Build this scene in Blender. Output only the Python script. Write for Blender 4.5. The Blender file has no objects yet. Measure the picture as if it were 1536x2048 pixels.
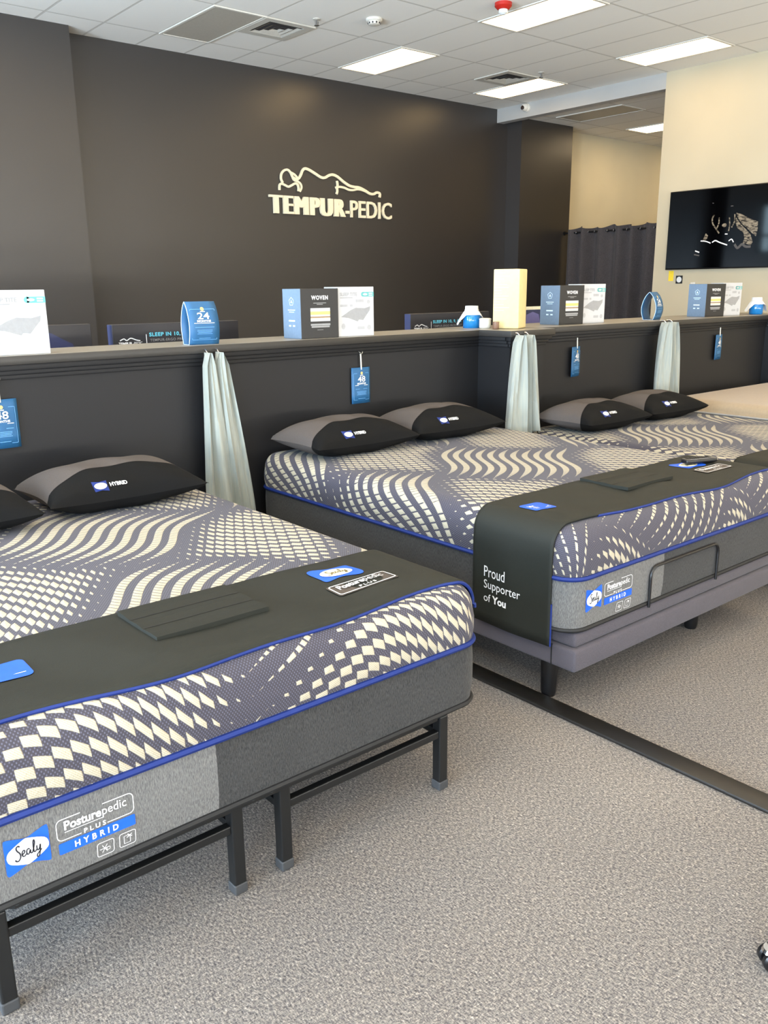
import bpy, bmesh, math, random
from mathutils import Vector, Matrix
from mathutils.bvhtree import BVHTree
random.seed(7)
PI = math.pi
C = bpy.context.scene.collection

# ------------------------------------------------------------------ camera (solved from the room's vanishing points)
F_PX, YAW, PITCH, ROLL, H = 1700.7, math.radians(39.858), math.radians(14.799), math.radians(-.579), 1.5
_f = Vector((math.sin(YAW)*math.cos(PITCH), math.cos(YAW)*math.cos(PITCH), -math.sin(PITCH)))
_r = Vector((math.cos(YAW), -math.sin(YAW), 0)); _u = _r.cross(_f)
RX = math.cos(ROLL)*_r + math.sin(ROLL)*_u
UY = -math.sin(ROLL)*_r + math.cos(ROLL)*_u
def ray(x, y): return RX*((x-768)/F_PX) - UY*((y-1024)/F_PX) + _f
def at_y(x, y, Y): d = ray(x, y); t = Y/d.y; return Vector((t*d.x, Y, H+t*d.z))
def at_x(x, y, X): d = ray(x, y); t = X/d.x; return Vector((X, t*d.y, H+t*d.z))
def at_z(x, y, Z): d = ray(x, y); t = (Z-H)/d.z; return Vector((t*d.x, t*d.y, Z))
cam = bpy.data.cameras.new('camera'); camo = bpy.data.objects.new('camera', cam); C.objects.link(camo)
cam.sensor_fit = 'VERTICAL'; cam.sensor_height = 36; cam.lens = F_PX/2048*36; cam.clip_start = .05
camo.matrix_world = Matrix(((RX.x, UY.x, -_f.x, 0), (RX.y, UY.y, -_f.y, 0), (RX.z, UY.z, -_f.z, H), (0, 0, 0, 1)))
bpy.context.scene.camera = camo

# ------------------------------------------------------------------ materials
def lin(c):
    r = []
    for v in c:
        v /= 255
        r.append(v/12.92 if v <= .04045 else ((v+.055)/1.055)**2.4)
    return (*r, 1)
class NT:
    def __init__(s, name):
        s.m = bpy.data.materials.new(name); s.m.use_nodes = True
        s.t = s.m.node_tree; s.n = s.t.nodes; s.l = s.t.links
        s.b = s.n['Principled BSDF']
    def new(s, kind, **kw):
        n = s.n.new(kind)
        for k, v in kw.items(): setattr(n, k, v)
        return n
    def put(s, sock, v):
        if hasattr(v, 'is_output'): s.l.new(v, sock)
        else: sock.default_value = v
    def m_(s, op, a, b=0.0, c=None):
        n = s.new('ShaderNodeMath', operation=op); s.put(n.inputs[0], a); s.put(n.inputs[1], b)
        if c is not None: s.put(n.inputs[2], c)
        return n.outputs[0]
    def add(s, a, b): return s.m_('ADD', a, b)
    def sub(s, a, b): return s.m_('SUBTRACT', a, b)
    def mul(s, a, b): return s.m_('MULTIPLY', a, b)
    def sin(s, a): return s.m_('SINE', a)
    def step(s, x, e0, e1):
        n = s.new('ShaderNodeMapRange', interpolation_type='SMOOTHSTEP'); s.put(n.inputs[0], x); s.put(n.inputs[1], e0); s.put(n.inputs[2], e1)
        return n.outputs[0]
    def mix(s, f, a, b):
        n = s.new('ShaderNodeMix', data_type='RGBA'); s.put(n.inputs[0], f); s.put(n.inputs[6], a); s.put(n.inputs[7], b)
        return n.outputs[2]
    def coord(s, kind='Object', scale=None, rot=None):
        n = s.new('ShaderNodeTexCoord'); o = n.outputs[kind]
        if scale or rot:
            mp = s.new('ShaderNodeMapping'); s.l.new(o, mp.inputs[0])
            if scale: mp.inputs[3].default_value = scale
            if rot: mp.inputs[2].default_value = rot
            o = mp.outputs[0]
        return o
    def xyz(s, v):
        n = s.new('ShaderNodeSeparateXYZ'); s.l.new(v, n.inputs[0]); return n.outputs
    def noise(s, v, scale, detail=2, rough=.5):
        n = s.new('ShaderNodeTexNoise'); s.l.new(v, n.inputs[0]); n.inputs['Scale'].default_value = scale
        n.inputs['Detail'].default_value = detail; n.inputs['Roughness'].default_value = rough
        return n.outputs[0]
    def ramp(s, f, stops):
        n = s.new('ShaderNodeValToRGB'); s.put(n.inputs[0], f); e = n.color_ramp.elements
        while len(e) < len(stops): e.new(.5)
        for k, (p, c) in zip(e, stops): k.position = p; k.color = lin(c)
        return n.outputs[0]
    def bump(s, h, strength=.3, dist=.01):
        n = s.new('ShaderNodeBump'); s.put(n.inputs['Height'], h); n.inputs['Strength'].default_value = strength; n.inputs['Distance'].default_value = dist
        s.l.new(n.outputs[0], s.b.inputs['Normal'])
    def fin(s, col=None, rough=.6, spec=.5, metal=0, sheen=0):
        if col is not None: s.put(s.b.inputs['Base Color'], col)
        s.put(s.b.inputs['Roughness'], rough); s.b.inputs['Specular IOR Level'].default_value = spec; s.b.inputs['Metallic'].default_value = metal
        s.b.inputs['Sheen Weight'].default_value = sheen
        return s.m
_mc = {}
def plain(name, c, rough=.6, spec=.5, metal=0, var=.06, sheen=0, scale=60, bump=0):
    if name in _mc: return _mc[name]
    t = NT(name); v = t.noise(t.coord(), scale, 3)
    a = lin([max(0, x*(1-var)) for x in c]); b = lin([min(255, x*(1+var)) for x in c])
    if bump: t.bump(v, bump, .004)
    _mc[name] = t.fin(t.mix(v, a, b), rough, spec, metal, sheen); return _mc[name]
def emis(name, c, s):
    t = NT(name); t.b.inputs['Base Color'].default_value = lin(c); t.b.inputs['Emission Color'].default_value = lin(c); t.b.inputs['Emission Strength'].default_value = s
    return t.m

def mattress_mat(name, ox, oy):
    """knit ticking: a checkerboard of zones, S-shaped ladder stripes against arcs of little lozenges"""
    t = NT(name); uv = t.xyz(t.coord('UV')); x = t.add(uv[0], ox); y = t.add(uv[1], oy)
    a = t.add(t.mul(x, .69), t.mul(y, -.73)); b = t.add(t.mul(x, .73), t.mul(y, .69))
    aw = t.add(a, t.mul(t.sin(t.add(t.mul(b, 2*PI/.60), 3.2)), .030))
    zb = t.add(b, t.mul(t.sin(t.mul(a, 2*PI/1.2)), -.07))
    PA, QA, PB, QB = .056, .021, .049, .036
    ua = t.mul(aw, 1/PA); ic = t.mul(t.add(t.m_('FLOOR', ua), .5), PA*PI/.6)
    sa = t.sin(ic); sb = t.sin(t.mul(t.add(zb, -.5), PI/.7))
    absb = t.m_('ABSOLUTE', sb); isA = t.m_('GREATER_THAN', t.mul(sa, sb), 0)
    # ladder stripes; on the sides the rungs open up into separate lozenges
    side = t.m_('MAXIMUM', t.sub(1, t.step(uv[1], -.03, .03)), t.sub(1, t.step(uv[0], -.03, .03)))
    tA = t.m_('POWER', t.step(absb, -.05, .75), .8)
    fuc = t.sub(t.m_('FRACT', ua), .5); fu = t.m_('ABSOLUTE', fuc)
    fv = t.m_('ABSOLUTE', t.sub(t.m_('FRACT', t.add(t.mul(b, 1/QA), t.mul(aw, 9))), .5))
    fw = t.m_('ABSOLUTE', t.sub(t.m_('FRACT', t.add(t.mul(b, 1/.034), t.mul(aw, 14))), .5))
    fv = t.add(t.mul(fv, t.sub(1, side)), t.mul(fw, side))
    ft = t.sub(1, t.mul(t.sub(1, t.step(uv[1], .02, .2)), .45)); tA = t.mul(tA, ft)
    dA = t.m_('MAXIMUM', t.m_('DIVIDE', fu, t.mul(tA, t.sub(.26, t.mul(side, .03)))), t.m_('DIVIDE', fv, t.sub(t.add(.26, t.mul(tA, .17)), t.mul(side, .04))))
    # lozenge arcs
    arc = t.mul(t.sub(1, t.m_('COSINE', t.mul(t.add(a, -.18), 2*PI/1.2))), .085)
    foot = t.sub(1, t.step(uv[1], .02, .30))
    wave = t.add(t.mul(y, .92), t.mul(t.sin(t.add(t.mul(x, 2*PI/.85), 2.5)), .085))
    lb = t.add(t.mul(t.sub(b, arc), t.sub(1, foot)), t.mul(wave, foot)); la = t.add(t.mul(a, t.sub(1, foot)), t.mul(t.mul(x, .95), foot))
    vb = t.mul(lb, t.sub(1/PB, t.mul(foot, .4))); ub = t.add(t.mul(la, 1/QB), t.mul(t.m_('FLOOR', vb), .42))
    tB = t.mul(t.step(t.m_('ABSOLUTE', t.sin(t.mul(aw, PI/.6))), -.1, .75), t.step(absb, -.25, .5))
    gv = t.sub(t.m_('FRACT', vb), .5); gu = t.sub(t.m_('FRACT', ub), .5)
    gv2 = t.m_('ABSOLUTE', t.add(gv, t.mul(gu, t.add(.3, t.mul(foot, .08))))); gu2 = t.m_('ABSOLUTE', t.add(gu, t.mul(gv, t.sub(.5, t.mul(foot, .3)))))
    dB = t.m_('MAXIMUM', t.m_('DIVIDE', gu2, t.mul(tB, .46)), t.m_('DIVIDE', gv2, t.mul(tB, t.add(.27, t.mul(foot, -.035)))))
    d = t.add(t.mul(dA, isA), t.mul(dB, t.sub(1, isA)))
    mask = t.sub(1, t.step(d, .90, 1.08))
    k = t.mul(t.sin(t.mul(x, 2*PI/.0085)), t.sin(t.mul(y, 2*PI/.0115)))
    k = t.step(k, .1, .7)
    base = t.mix(k, lin((60, 57, 64)), lin((86, 85, 100)))
    wv = t.mul(t.sin(t.mul(t.add(x, y), 2*PI/.006)), .5)
    tuft = t.mix(t.add(wv, .5), lin((158, 149, 129)), lin((180, 172, 152)))
    hgt = t.add(t.mul(mask, t.sub(1.1, t.mul(d, .45))), t.mul(k, .12))
    t.bump(hgt, .55, .006)
    return t.fin(t.mix(mask, base, tuft), .8, .2, 0, .1)

def woven(name, dark, light, sx=500, sz=90):
    t = NT(name); v = t.noise(t.coord('Object', (sx, sx, sz)), 1., 3, .7)
    big = t.noise(t.coord(), 9, 2)
    f = t.add(t.mul(t.step(v, .3, .7), .8), t.mul(big, .2))
    t.bump(v, .3, .002)
    return t.fin(t.mix(f, lin(dark), lin(light)), .85, .2, 0, .1)

def carpet():
    t = NT('carpet')
    a = t.noise(t.coord('Object', (230, 90, 1), (0, 0, .55)), 1., 4, .75)
    b = t.noise(t.coord('Object', (110, 300, 1), (0, 0, .2)), 1., 3, .7)
    big = t.noise(t.coord(), 1.1, 3)
    f = t.add(t.add(t.mul(a, .62), t.mul(b, .38)), t.mul(t.sub(big, .5), .08))
    col = t.ramp(f, [(.34, (44, 44, 48)), (.45, (95, 91, 90)), (.53, (130, 124, 118)), (.60, (164, 155, 145)), (.68, (224, 214, 200))])
    t.bump(f, .6, .01)
    return t.fin(col, .95, .1)
def ceiling_mat():
    t = NT('ceiling_tiles'); p = t.xyz(t.coord())
    def line(c, o, per):
        q = t.m_('FRACT', t.m_('DIVIDE', t.sub(c, o), per)); q = t.mul(t.sub(.5, t.m_('ABSOLUTE', t.sub(q, .5))), per)
        return t.sub(1, t.step(q, .011, .015))
    l = t.m_('MAXIMUM', line(p[0], 7.19-61, .61), line(p[1], 8.21-61, 1.22))
    n = t.noise(t.coord(), 180, 3, .7)
    tile = t.mix(n, lin((226, 224, 218)), lin((246, 244, 238)))
    t.bump(t.add(t.mul(l, -1.5), t.mul(n, .15)), .4, .006)
    return t.fin(t.mix(l, tile, lin((206, 203, 196))), .85, .2)
def paint(name, c, rough, spec=.5, bump=.12):
    t = NT(name); n = t.noise(t.coord(), 260, 3, .6); b = t.noise(t.coord(), 1.3, 2)
    t.bump(n, bump, .003)
    return t.fin(t.mix(b, lin([x*.96 for x in c]), lin([min(255, x*1.04) for x in c])), rough, spec)
def drape_mat():
    t = NT('sheet_fabric'); n = t.noise(t.coord('Object', (120, 120, 4)), 1, 2)
    return t.fin(t.mix(n, lin((120, 131, 133)), lin((158, 158, 144))), .7, .3, 0, .2)
def pillow_mat():
    t = NT('pillow_fabric'); uv = t.xyz(t.coord('UV')); s, r = uv[0], uv[1]
    # black front panel with a rounded corner, grey behind it
    cor = t.mul(t.m_('POWER', t.m_('MAXIMUM', t.sub(-.35, s), 0), 1.5), .6)
    far = t.mul(t.m_('POWER', t.m_('ABSOLUTE', t.sub(s, .3)), 2.), .05)
    d = t.sub(r, t.sub(-.20, t.add(cor, far)))
    grey = t.step(d, -.005, .01)
    n = t.noise(t.coord(), 300, 3, .7); t.bump(n, .25, .002)
    edge = t.mul(t.step(d, -.05, -.015), t.sub(1, grey))
    a = t.mix(n, lin((8, 8, 9)), lin((17, 17, 17))); b = t.mix(n, lin((68, 63, 61)), lin((94, 87, 83)))
    col = t.mix(edge, t.mix(grey, a, b), lin((4, 4, 5)))
    return t.fin(col, .85, .15, 0, 0)
def runner_mat():
    t = NT('runner_fabric'); n = t.noise(t.coord(), 420, 3, .7); b = t.noise(t.coord(), 6, 2); t.bump(t.add(t.mul(n, .15), b), .18, .02)
    return t.fin(t.mix(n, lin((23, 24, 21)), lin((38, 40, 34))), .65, .25, 0, 0)

def screen_mat(name, dark, light, s):
    t = NT(name); n = t.noise(t.coord('Object', (1, 9, 26), (.6, 0, 0)), 2.2, 4, .6)
    c = t.mix(t.step(n, .36, .62), lin(dark), lin(light)); t.put(t.b.inputs['Emission Color'], c); t.b.inputs['Emission Strength'].default_value = s
    return t.fin(lin((4, 4, 5)), .08, .3)
M = dict(
    wall_dark=paint('charcoal_satin_paint', (47, 44, 43), .33, .75, .25),
    half=paint('black_satin_paint', (25, 25, 27), .5, .3),
    cream=paint('cream_paint', (190, 178, 152), .5, .4), cream_far=paint('cream_paint_bright', (222, 212, 184), .5, .4), white_paint=paint('soft_white_paint', (172, 171, 168), .6),  # cream_far: cream lightened to stand in for brighter light in the far room
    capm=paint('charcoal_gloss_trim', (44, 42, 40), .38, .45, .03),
    captop=plain('tan_ledge_top', (138, 132, 121), .35, .5), carpet=carpet(), ceiling=ceiling_mat(),  # captop: ledge top in a lighter tan than the cap
    strip=plain('dark_transition_strip', (27, 25, 23), .38, .6),
    metal=plain('black_powder_coat', (15, 16, 17), .42, .5), plastic=plain('grey_foot_plastic', (54, 55, 57), .6), blackp=plain('black_plastic', (14, 14, 16), .35),
    blue=plain('royal_blue_binding', (19, 40, 104), .6, .3), bluelab=plain('blue_label', (14, 84, 206), .5), white=plain('white_print', (222, 222, 222), .6, .3, 0, .01),
    cream_print=plain('cream_print', (226, 218, 190), .6), brown=plain('brown_patch', (66, 58, 52), .6), ink=plain('dark_ink', (28, 28, 40), .6), goldink=plain('olive_ink', (96, 84, 44), .6),
    border_d=woven('charcoal_heather', (28, 28, 29), (68, 67, 66)), border_l=woven('light_grey_heather', (72, 72, 72), (120, 118, 116)),
    uphol=woven('grey_upholstery', (58, 54, 60), (88, 83, 89), 700, 700), blackwelt=plain('black_welt', (16, 16, 18), .7),
    pillow=pillow_mat(), runner=runner_mat(), sheet=drape_mat(),
    tagblue=plain('blue_card', (34, 84, 124), .5, .4, 0, .03), tagline=plain('pale_blue_ink', (96, 150, 200), .6), gold=plain('gold_ink', (206, 176, 110), .5),
    chrome=plain('chrome', (215, 215, 215), .12, .5, 1, .02), chain=plain('ball_chain', (190, 188, 180), .35, .5, 1),
    boxblue=plain('blue_box_card', (94, 112, 132), .55), boxblack=plain('black_box_card', (30, 30, 31), .5), boxwhite=plain('white_box_card', (182, 183, 185), .6, .4, 0, .015),
    pale=plain('pale_grey_print', (140, 140, 141), .6), palest=plain('faint_grey_print', (158, 158, 160), .6), teal=plain('teal_print', (86, 158, 156), .5), grey=plain('grey_print', (138, 138, 138), .6),
    lightink=plain('light_blue_ink', (190, 214, 236), .6),
    foam=plain('yellow_foam', (206, 188, 138), .8, .3, 0, .04, 0, 40, .15),
    jarblue=plain('blue_jar_glass', (16, 110, 176), .12, .6), jarwhite=plain('white_jar', (212, 208, 198), .35), brownjar=plain('brown_jar', (112, 84, 66), .45), tissue=plain('white_tissue', (214, 216, 218), .7),
    signblack=plain('sign_black', (34, 33, 38), .5), cyan=plain('cyan_print', (96, 190, 214), .5), navy=plain('navy_print', (36, 42, 78), .5), skin=plain('brown_print', (92, 74, 62), .6), lilac=plain('lilac_print', (104, 100, 150), .5), lilac2=plain('pale_lilac_print', (150, 146, 190), .5),
    tvblack=plain('screen_glass', (2, 2, 3), .06, .35), bezel=plain('tv_bezel', (12, 12, 13), .3), tvpale=screen_mat('screen_pale', (58, 50, 42), (214, 196, 166), .6), tvwhite=emis('screen_white', (235, 235, 235), .35), tvgrey=emis('screen_grey', (70, 66, 64), .3), tvblue=emis('screen_blue', (16, 28, 46), .12),
    curtain=woven('charcoal_curtain', (52, 48, 49), (92, 86, 86), 300, 60),
    beige=plain('beige_knit', (152, 134, 110), .8, .2, 0, .05, .2), greyborder=plain('pale_grey_border', (150, 148, 146), .8),
    signmetal=plain('ivory_letters', (238, 226, 196), .4), fixture=plain('fixture_white', (212, 208, 198), .5), lamp=emis('diffuser_lit', (255, 216, 156), 7.), lamp_far=emis('diffuser_lit_far', (255, 226, 180), 11.), off=plain('diffuser_off', (176, 170, 158), .5),
    vent=plain('vent_metal', (196, 192, 182), .5), ventdark=plain('vent_gap', (60, 58, 58), .7), red=plain('red_plastic', (176, 34, 26), .4), clear=plain('clear_lens', (220, 225, 225), .15), lens=plain('camera_lens', (46, 30, 24), .15),
    yellow=plain('yellow_paper', (240, 206, 50), .6), mullion=plain('window_frame', (70, 72, 76), .4, .5, .6), steel=plain('brushed_steel', (150, 150, 150), .35, .5, 1),
    glassgreen=plain('pale_green_card', (166, 186, 172), .5))

# ------------------------------------------------------------------ mesh helpers
class MB:
    def __init__(s): s.v = []; s.f = []; s.uv = None
    def add(s, vs, fs):
        o = len(s.v); s.v += [tuple(v) for v in vs]; s.f += [tuple(o+i for i in f) for f in fs]; return s
    def box(s, a, b, bev=0, seg=2):
        a, b = [min(p, q) for p, q in zip(a, b)], [max(p, q) for p, q in zip(a, b)]
        if not bev:
            vs = [(x, y, z) for z in (a[2], b[2]) for y in (a[1], b[1]) for x in (a[0], b[0])]
            return s.add(vs, [(0, 2, 3, 1), (4, 5, 7, 6), (0, 1, 5, 4), (2, 6, 7, 3), (0, 4, 6, 2), (1, 3, 7, 5)])
        bm = bmesh.new(); bmesh.ops.create_cube(bm, size=1)
        for v in bm.verts: v.co = Vector([a[i]+(v.co[i]+.5)*(b[i]-a[i]) for i in range(3)])
        bmesh.ops.bevel(bm, geom=bm.edges[:], offset=min(bev, *[(b[i]-a[i])*.49 for i in range(3)]), segments=seg, profile=.5, affect='EDGES')
        bm.verts.index_update(); s.add([v.co for v in bm.verts], [[v.index for v in f.verts] for f in bm.faces]); bm.free(); return s
    def tube(s, pts, r, n=8, closed=False):
        pts = [Vector(p) for p in pts]; N = len(pts); rings = []; up = None
        for i, p in enumerate(pts):
            d = (pts[(i+1) % N]-pts[i-1]) if closed else (pts[min(i+1, N-1)]-pts[max(i-1, 0)])
            d.normalize()
            if up is None: up = Vector((0, 0, 1)) if abs(d.z) < .9 else Vector((1, 0, 0))
            a = d.cross(up).normalized(); up = a.cross(d).normalized()
            rr = r[i] if isinstance(r, (list, tuple)) else r
            rings.append([p+(a*math.cos(2*PI*k/n)+up*math.sin(2*PI*k/n))*rr for k in range(n)])
        vs = [v for q in rings for v in q]; fs = []
        for i in range(N if closed else N-1):
            for k in range(n): fs.append((i*n+k, i*n+(k+1) % n, ((i+1) % N)*n+(k+1) % n, ((i+1) % N)*n+k))
        if not closed: fs += [tuple(range(n))[::-1], tuple((N-1)*n+k for k in range(n))]
        return s.add(vs, fs)
    def lathe(s, prof, c=(0, 0, 0), n=24, axis='Z'):
        vs = []; fs = []
        for r, h in prof:
            for k in range(n):
                a = 2*PI*k/n; p = (r*math.cos(a), r*math.sin(a), h)
                if axis == 'X': p = (h, p[0], p[1])
                if axis == 'Y': p = (p[0], h, p[1])
                vs.append([p[i]+c[i] for i in range(3)])
        for i in range(len(prof)-1):
            for k in range(n): fs.append((i*n+k, i*n+(k+1) % n, (i+1)*n+(k+1) % n, (i+1)*n+k))
        fs += [tuple(range(n))[::-1], tuple((len(prof)-1)*n+k for k in range(n))]
        return s.add(vs, fs)
    def grid(s, rows, closed=False):
        n = len(rows[0]); fs = []
        for i in range(len(rows)-1):
            for k in range(n if closed else n-1): fs.append((i*n+k, i*n+(k+1) % n, (i+1)*n+(k+1) % n, (i+1)*n+k))
        return s.add([v for r in rows for v in r], fs)
    def build(s, name, mat, parent=None, smooth=False, world=False, uv=None, recalc=True):
        me = bpy.data.meshes.new(name); off = Vector((0, 0, 0))
        if world and parent is not None: off = parent.location
        me.from_pydata([tuple(Vector(v)-off) for v in s.v], [], s.f); me.update()
        if recalc:
            bm = bmesh.new(); bm.from_mesh(me); bmesh.ops.recalc_face_normals(bm, faces=bm.faces[:]); bm.to_mesh(me); bm.free()
        if uv:
            L = me.uv_layers.new(name='UVMap')
            for lp in me.loops: L.data[lp.index].uv = uv[lp.vertex_index]
        me.materials.append(mat)
        if smooth:
            for p in me.polygons: p.use_smooth = True
            try: me.set_sharp_from_angle(angle=math.radians(40 if smooth is True else smooth))
            except Exception: pass
        o = bpy.data.objects.new(name, me); C.objects.link(o)
        if parent is not None: o.parent = parent
        return o
def thing(name, label, cat, loc=(0, 0, 0), rz=0, group=None):
    o = bpy.data.objects.new(name, None); C.objects.link(o); o.location = loc; o.rotation_euler = (0, 0, rz); o.empty_display_size = .05
    o['label'] = label; o['category'] = cat
    if group: o['group'] = group
    return o
def tag(o, label, cat, group=None):
    o['label'] = label; o['category'] = cat
    if group: o['group'] = group
    return o
def struct(o, label=None):
    o['kind'] = 'structure'
    if label: o['label'] = label
    return o
def dup(root, loc, rz, label, group=None):
    r = root.copy(); C.objects.link(r); r.location = loc; r.rotation_euler = (0, 0, rz); r['label'] = label
    if group: r['group'] = group
    def rec(a, b):
        for ch in list(a.children):
            c = ch.copy(); C.objects.link(c); c.parent = b; rec(ch, c)
    rec(root, r)
    return r

# flat artwork: 2-D shapes laid on a surface --------------------------------------------------
_tc = {}
def text2d(body, bold=0., shear=0., spacing=1.):
    key = (body, bold, shear, spacing)
    if key in _tc: return _tc[key]
    cu = bpy.data.curves.new('t', 'FONT'); cu.body = body; cu.size = 1; cu.offset = bold; cu.shear = shear; cu.space_character = spacing; cu.resolution_u = 3
    o = bpy.data.objects.new('t', cu); C.objects.link(o); bpy.context.view_layer.update()
    me = o.evaluated_get(bpy.context.evaluated_depsgraph_get()).to_mesh()
    vs = [(v.co.x, v.co.y) for v in me.vertices]; fs = [tuple(p.vertices) for p in me.polygons]
    o.to_mesh_clear(); bpy.data.objects.remove(o); bpy.data.curves.remove(cu)
    _tc[key] = (vs, fs); return vs, fs
def fit(shape, x, y, w, h, keep=False):
    vs, fs = shape
    x0 = min(v[0] for v in vs); x1 = max(v[0] for v in vs); y0 = min(v[1] for v in vs); y1 = max(v[1] for v in vs)
    sx, sy = w/(x1-x0), h/(y1-y0)
    return [(x+(v[0]-x0)*sx, y+(v[1]-y0)*sy) for v in vs], fs
def join(*shapes):
    vs = []; fs = []
    for a, b in shapes:
        o = len(vs); vs += list(a); fs += [tuple(o+i for i in f) for f in b]
    return vs, fs
def rect(x, y, w, h): return [(x, y), (x+w, y), (x+w, y+h), (x, y+h)], [(0, 1, 2, 3)]
def rrect_pts(x, y, w, h, r, n=5):
    P = []
    for cx, cy, a in ((x+w-r, y+r, -PI/2), (x+w-r, y+h-r, 0), (x+r, y+h-r, PI/2), (x+r, y+r, PI)):
        P += [(cx+r*math.cos(a+k*PI/2/n), cy+r*math.sin(a+k*PI/2/n)) for k in range(n+1)]
    return P
def poly(P): return list(P), [tuple(range(len(P)))]
def rrect(x, y, w, h, r): return poly(rrect_pts(x, y, w, h, r))
def ell(cx, cy, a, b, rot=0, n=28):
    c, s_ = math.cos(rot), math.sin(rot)
    return poly([(cx+a*math.cos(t)*c-b*math.sin(t)*s_, cy+a*math.cos(t)*s_+b*math.sin(t)*c) for t in [2*PI*k/n for k in range(n)]])
def smooth_pts(P, n=6):
    out = []
    for i in range(len(P)-1):
        p0, p1, p2, p3 = P[max(i-1, 0)], P[i], P[i+1], P[min(i+2, len(P)-1)]
        for k in range(n):
            t = k/n
            out.append(tuple(.5*(2*p1[j]+(p2[j]-p0[j])*t+(2*p0[j]-5*p1[j]+4*p2[j]-p3[j])*t*t+(3*p1[j]-p0[j]-3*p2[j]+p3[j])*t**3) for j in range(2)))
    return out+[tuple(P[-1])]
def stroke(P, w, sm=True, closed=False):
    if sm: P = smooth_pts(P)
    n = len(P); L = []; R = []
    for i in range(n):
        a = P[i-1] if (closed or i) else P[i]; b = P[(i+1) % n] if (closed or i < n-1) else P[i]
        d = Vector((b[0]-a[0], b[1]-a[1]))
        d = d.normalized() if d.length > 0 else Vector((1, 0))
        ww = (w[0]+(w[1]-w[0])*i/(n-1)) if isinstance(w, tuple) else w
        L.append((P[i][0]-d.y*ww/2, P[i][1]+d.x*ww/2)); R.append((P[i][0]+d.y*ww/2, P[i][1]-d.x*ww/2))
    fs = [(i, (i+1) % n, n+(i+1) % n, n+i) for i in range(n if closed else n-1)]
    return L+R, fs
def outline(P, w): return stroke(P, w, False, True)
def moved(shape, dx, dy, s=1.): return [(dx+v[0]*s, dy+v[1]*s) for v in shape[0]], shape[1]
def sealy_script():
    S = []
    S.append(stroke([(.20, .93), (.13, 1.0), (.05, .92), (.08, .78), (.18, .62), (.19, .44), (.10, .30), (0, .32), (-.03, .40)], .062))
    S.append(stroke([(.26, .52), (.36, .58), (.38, .68), (.32, .70), (.27, .60), (.28, .46), (.36, .42), (.44, .50)], .056))
    S.append(stroke([(.60, .66), (.52, .70), (.46, .60), (.48, .46), (.55, .46), (.62, .62), (.62, .48), (.68, .44), (.72, .5)], .056))
    S.append(stroke([(.72, .5), (.82, .86), (.80, 1.02), (.76, .9), (.76, .5), (.82, .44), (.87, .52)], .056))
    S.append(stroke([(.90, .70), (.90, .52), (.95, .46), (1.02, .56), (1.05, .70), (1.02, .40), (.96, .18), (.88, .16), (.90, .28), (1.10, .46)], .056))
    return join(*S)
def flat(name, shape, O, ex, ey, mat, parent, off=.0012, bvh=None, solid=0):
    O = Vector(O); ex = Vector(ex).normalized(); ey = Vector(ey).normalized(); nz = ex.cross(ey).normalized(); vs = []
    for a, b in shape[0]:
        p = O+ex*a+ey*b
        if bvh:
            hit = bvh.ray_cast(p+nz*.35, -nz, 1.2)
            if hit[0] is not None: p = hit[0]
        vs.append(p+nz*off)
    m = MB(); m.add(vs, shape[1])
    if solid:
        bm = bmesh.new(); bv = [bm.verts.new(v) for v in vs]
        for f in shape[1]:
            try: bm.faces.new([bv[i] for i in f])
            except ValueError: pass
        bmesh.ops.recalc_face_normals(bm, faces=bm.faces[:])
        r = bmesh.ops.extrude_face_region(bm, geom=bm.faces[:])
        for g in r['geom']:
            if isinstance(g, bmesh.types.BMVert): g.co += nz*solid
        bm.verts.index_update(); m = MB(); m.add([v.co for v in bm.verts], [[v.index for v in f.verts] for f in bm.faces]); bm.free()
    o = m.build(name, mat, parent, recalc=bool(solid))
    if not solid:
        me = o.data
        if len(me.polygons) and sum((p.normal for p in me.polygons), Vector()).dot(nz) < 0: me.flip_normals()
    return o
def letters(name, shapes, O, ex, ey, mat, parent, solid):
    """raised lettering: each layer is extruded a hair higher than the last so no faces coincide"""
    out = MB(); ex = Vector(ex); ey = Vector(ey); nz = ex.cross(ey)
    for i, (sv, sf) in enumerate(shapes):
        bm = bmesh.new(); bv = [bm.verts.new(Vector(O)+ex*a+ey*b+nz*(.0004*i)) for a, b in sv]
        for f in sf:
            try: bm.faces.new([bv[k] for k in f])
            except ValueError: pass
        r = bmesh.ops.extrude_face_region(bm, geom=bm.faces[:])
        for g in r['geom']:
            if isinstance(g, bmesh.types.BMVert): g.co += nz*(solid+.0007*i)
        bmesh.ops.recalc_face_normals(bm, faces=bm.faces[:])
        bm.verts.index_update(); out.add([v.co for v in bm.verts], [[v.index for v in f.verts] for f in bm.faces]); bm.free()
    return out.build(name, mat, parent, recalc=False)
def flats(name, shapes, *a, **k):
    for s_ in shapes: flat(name, s_, *a, **k)
def bvh_of(*objs):
    vs = []; fs = []
    for o in objs:
        k = len(vs); vs += [v.co.copy() for v in o.data.vertices]; fs += [tuple(k+i for i in p.vertices) for p in o.data.polygons]
    return BVHTree.FromPolygons(vs, fs)

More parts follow.
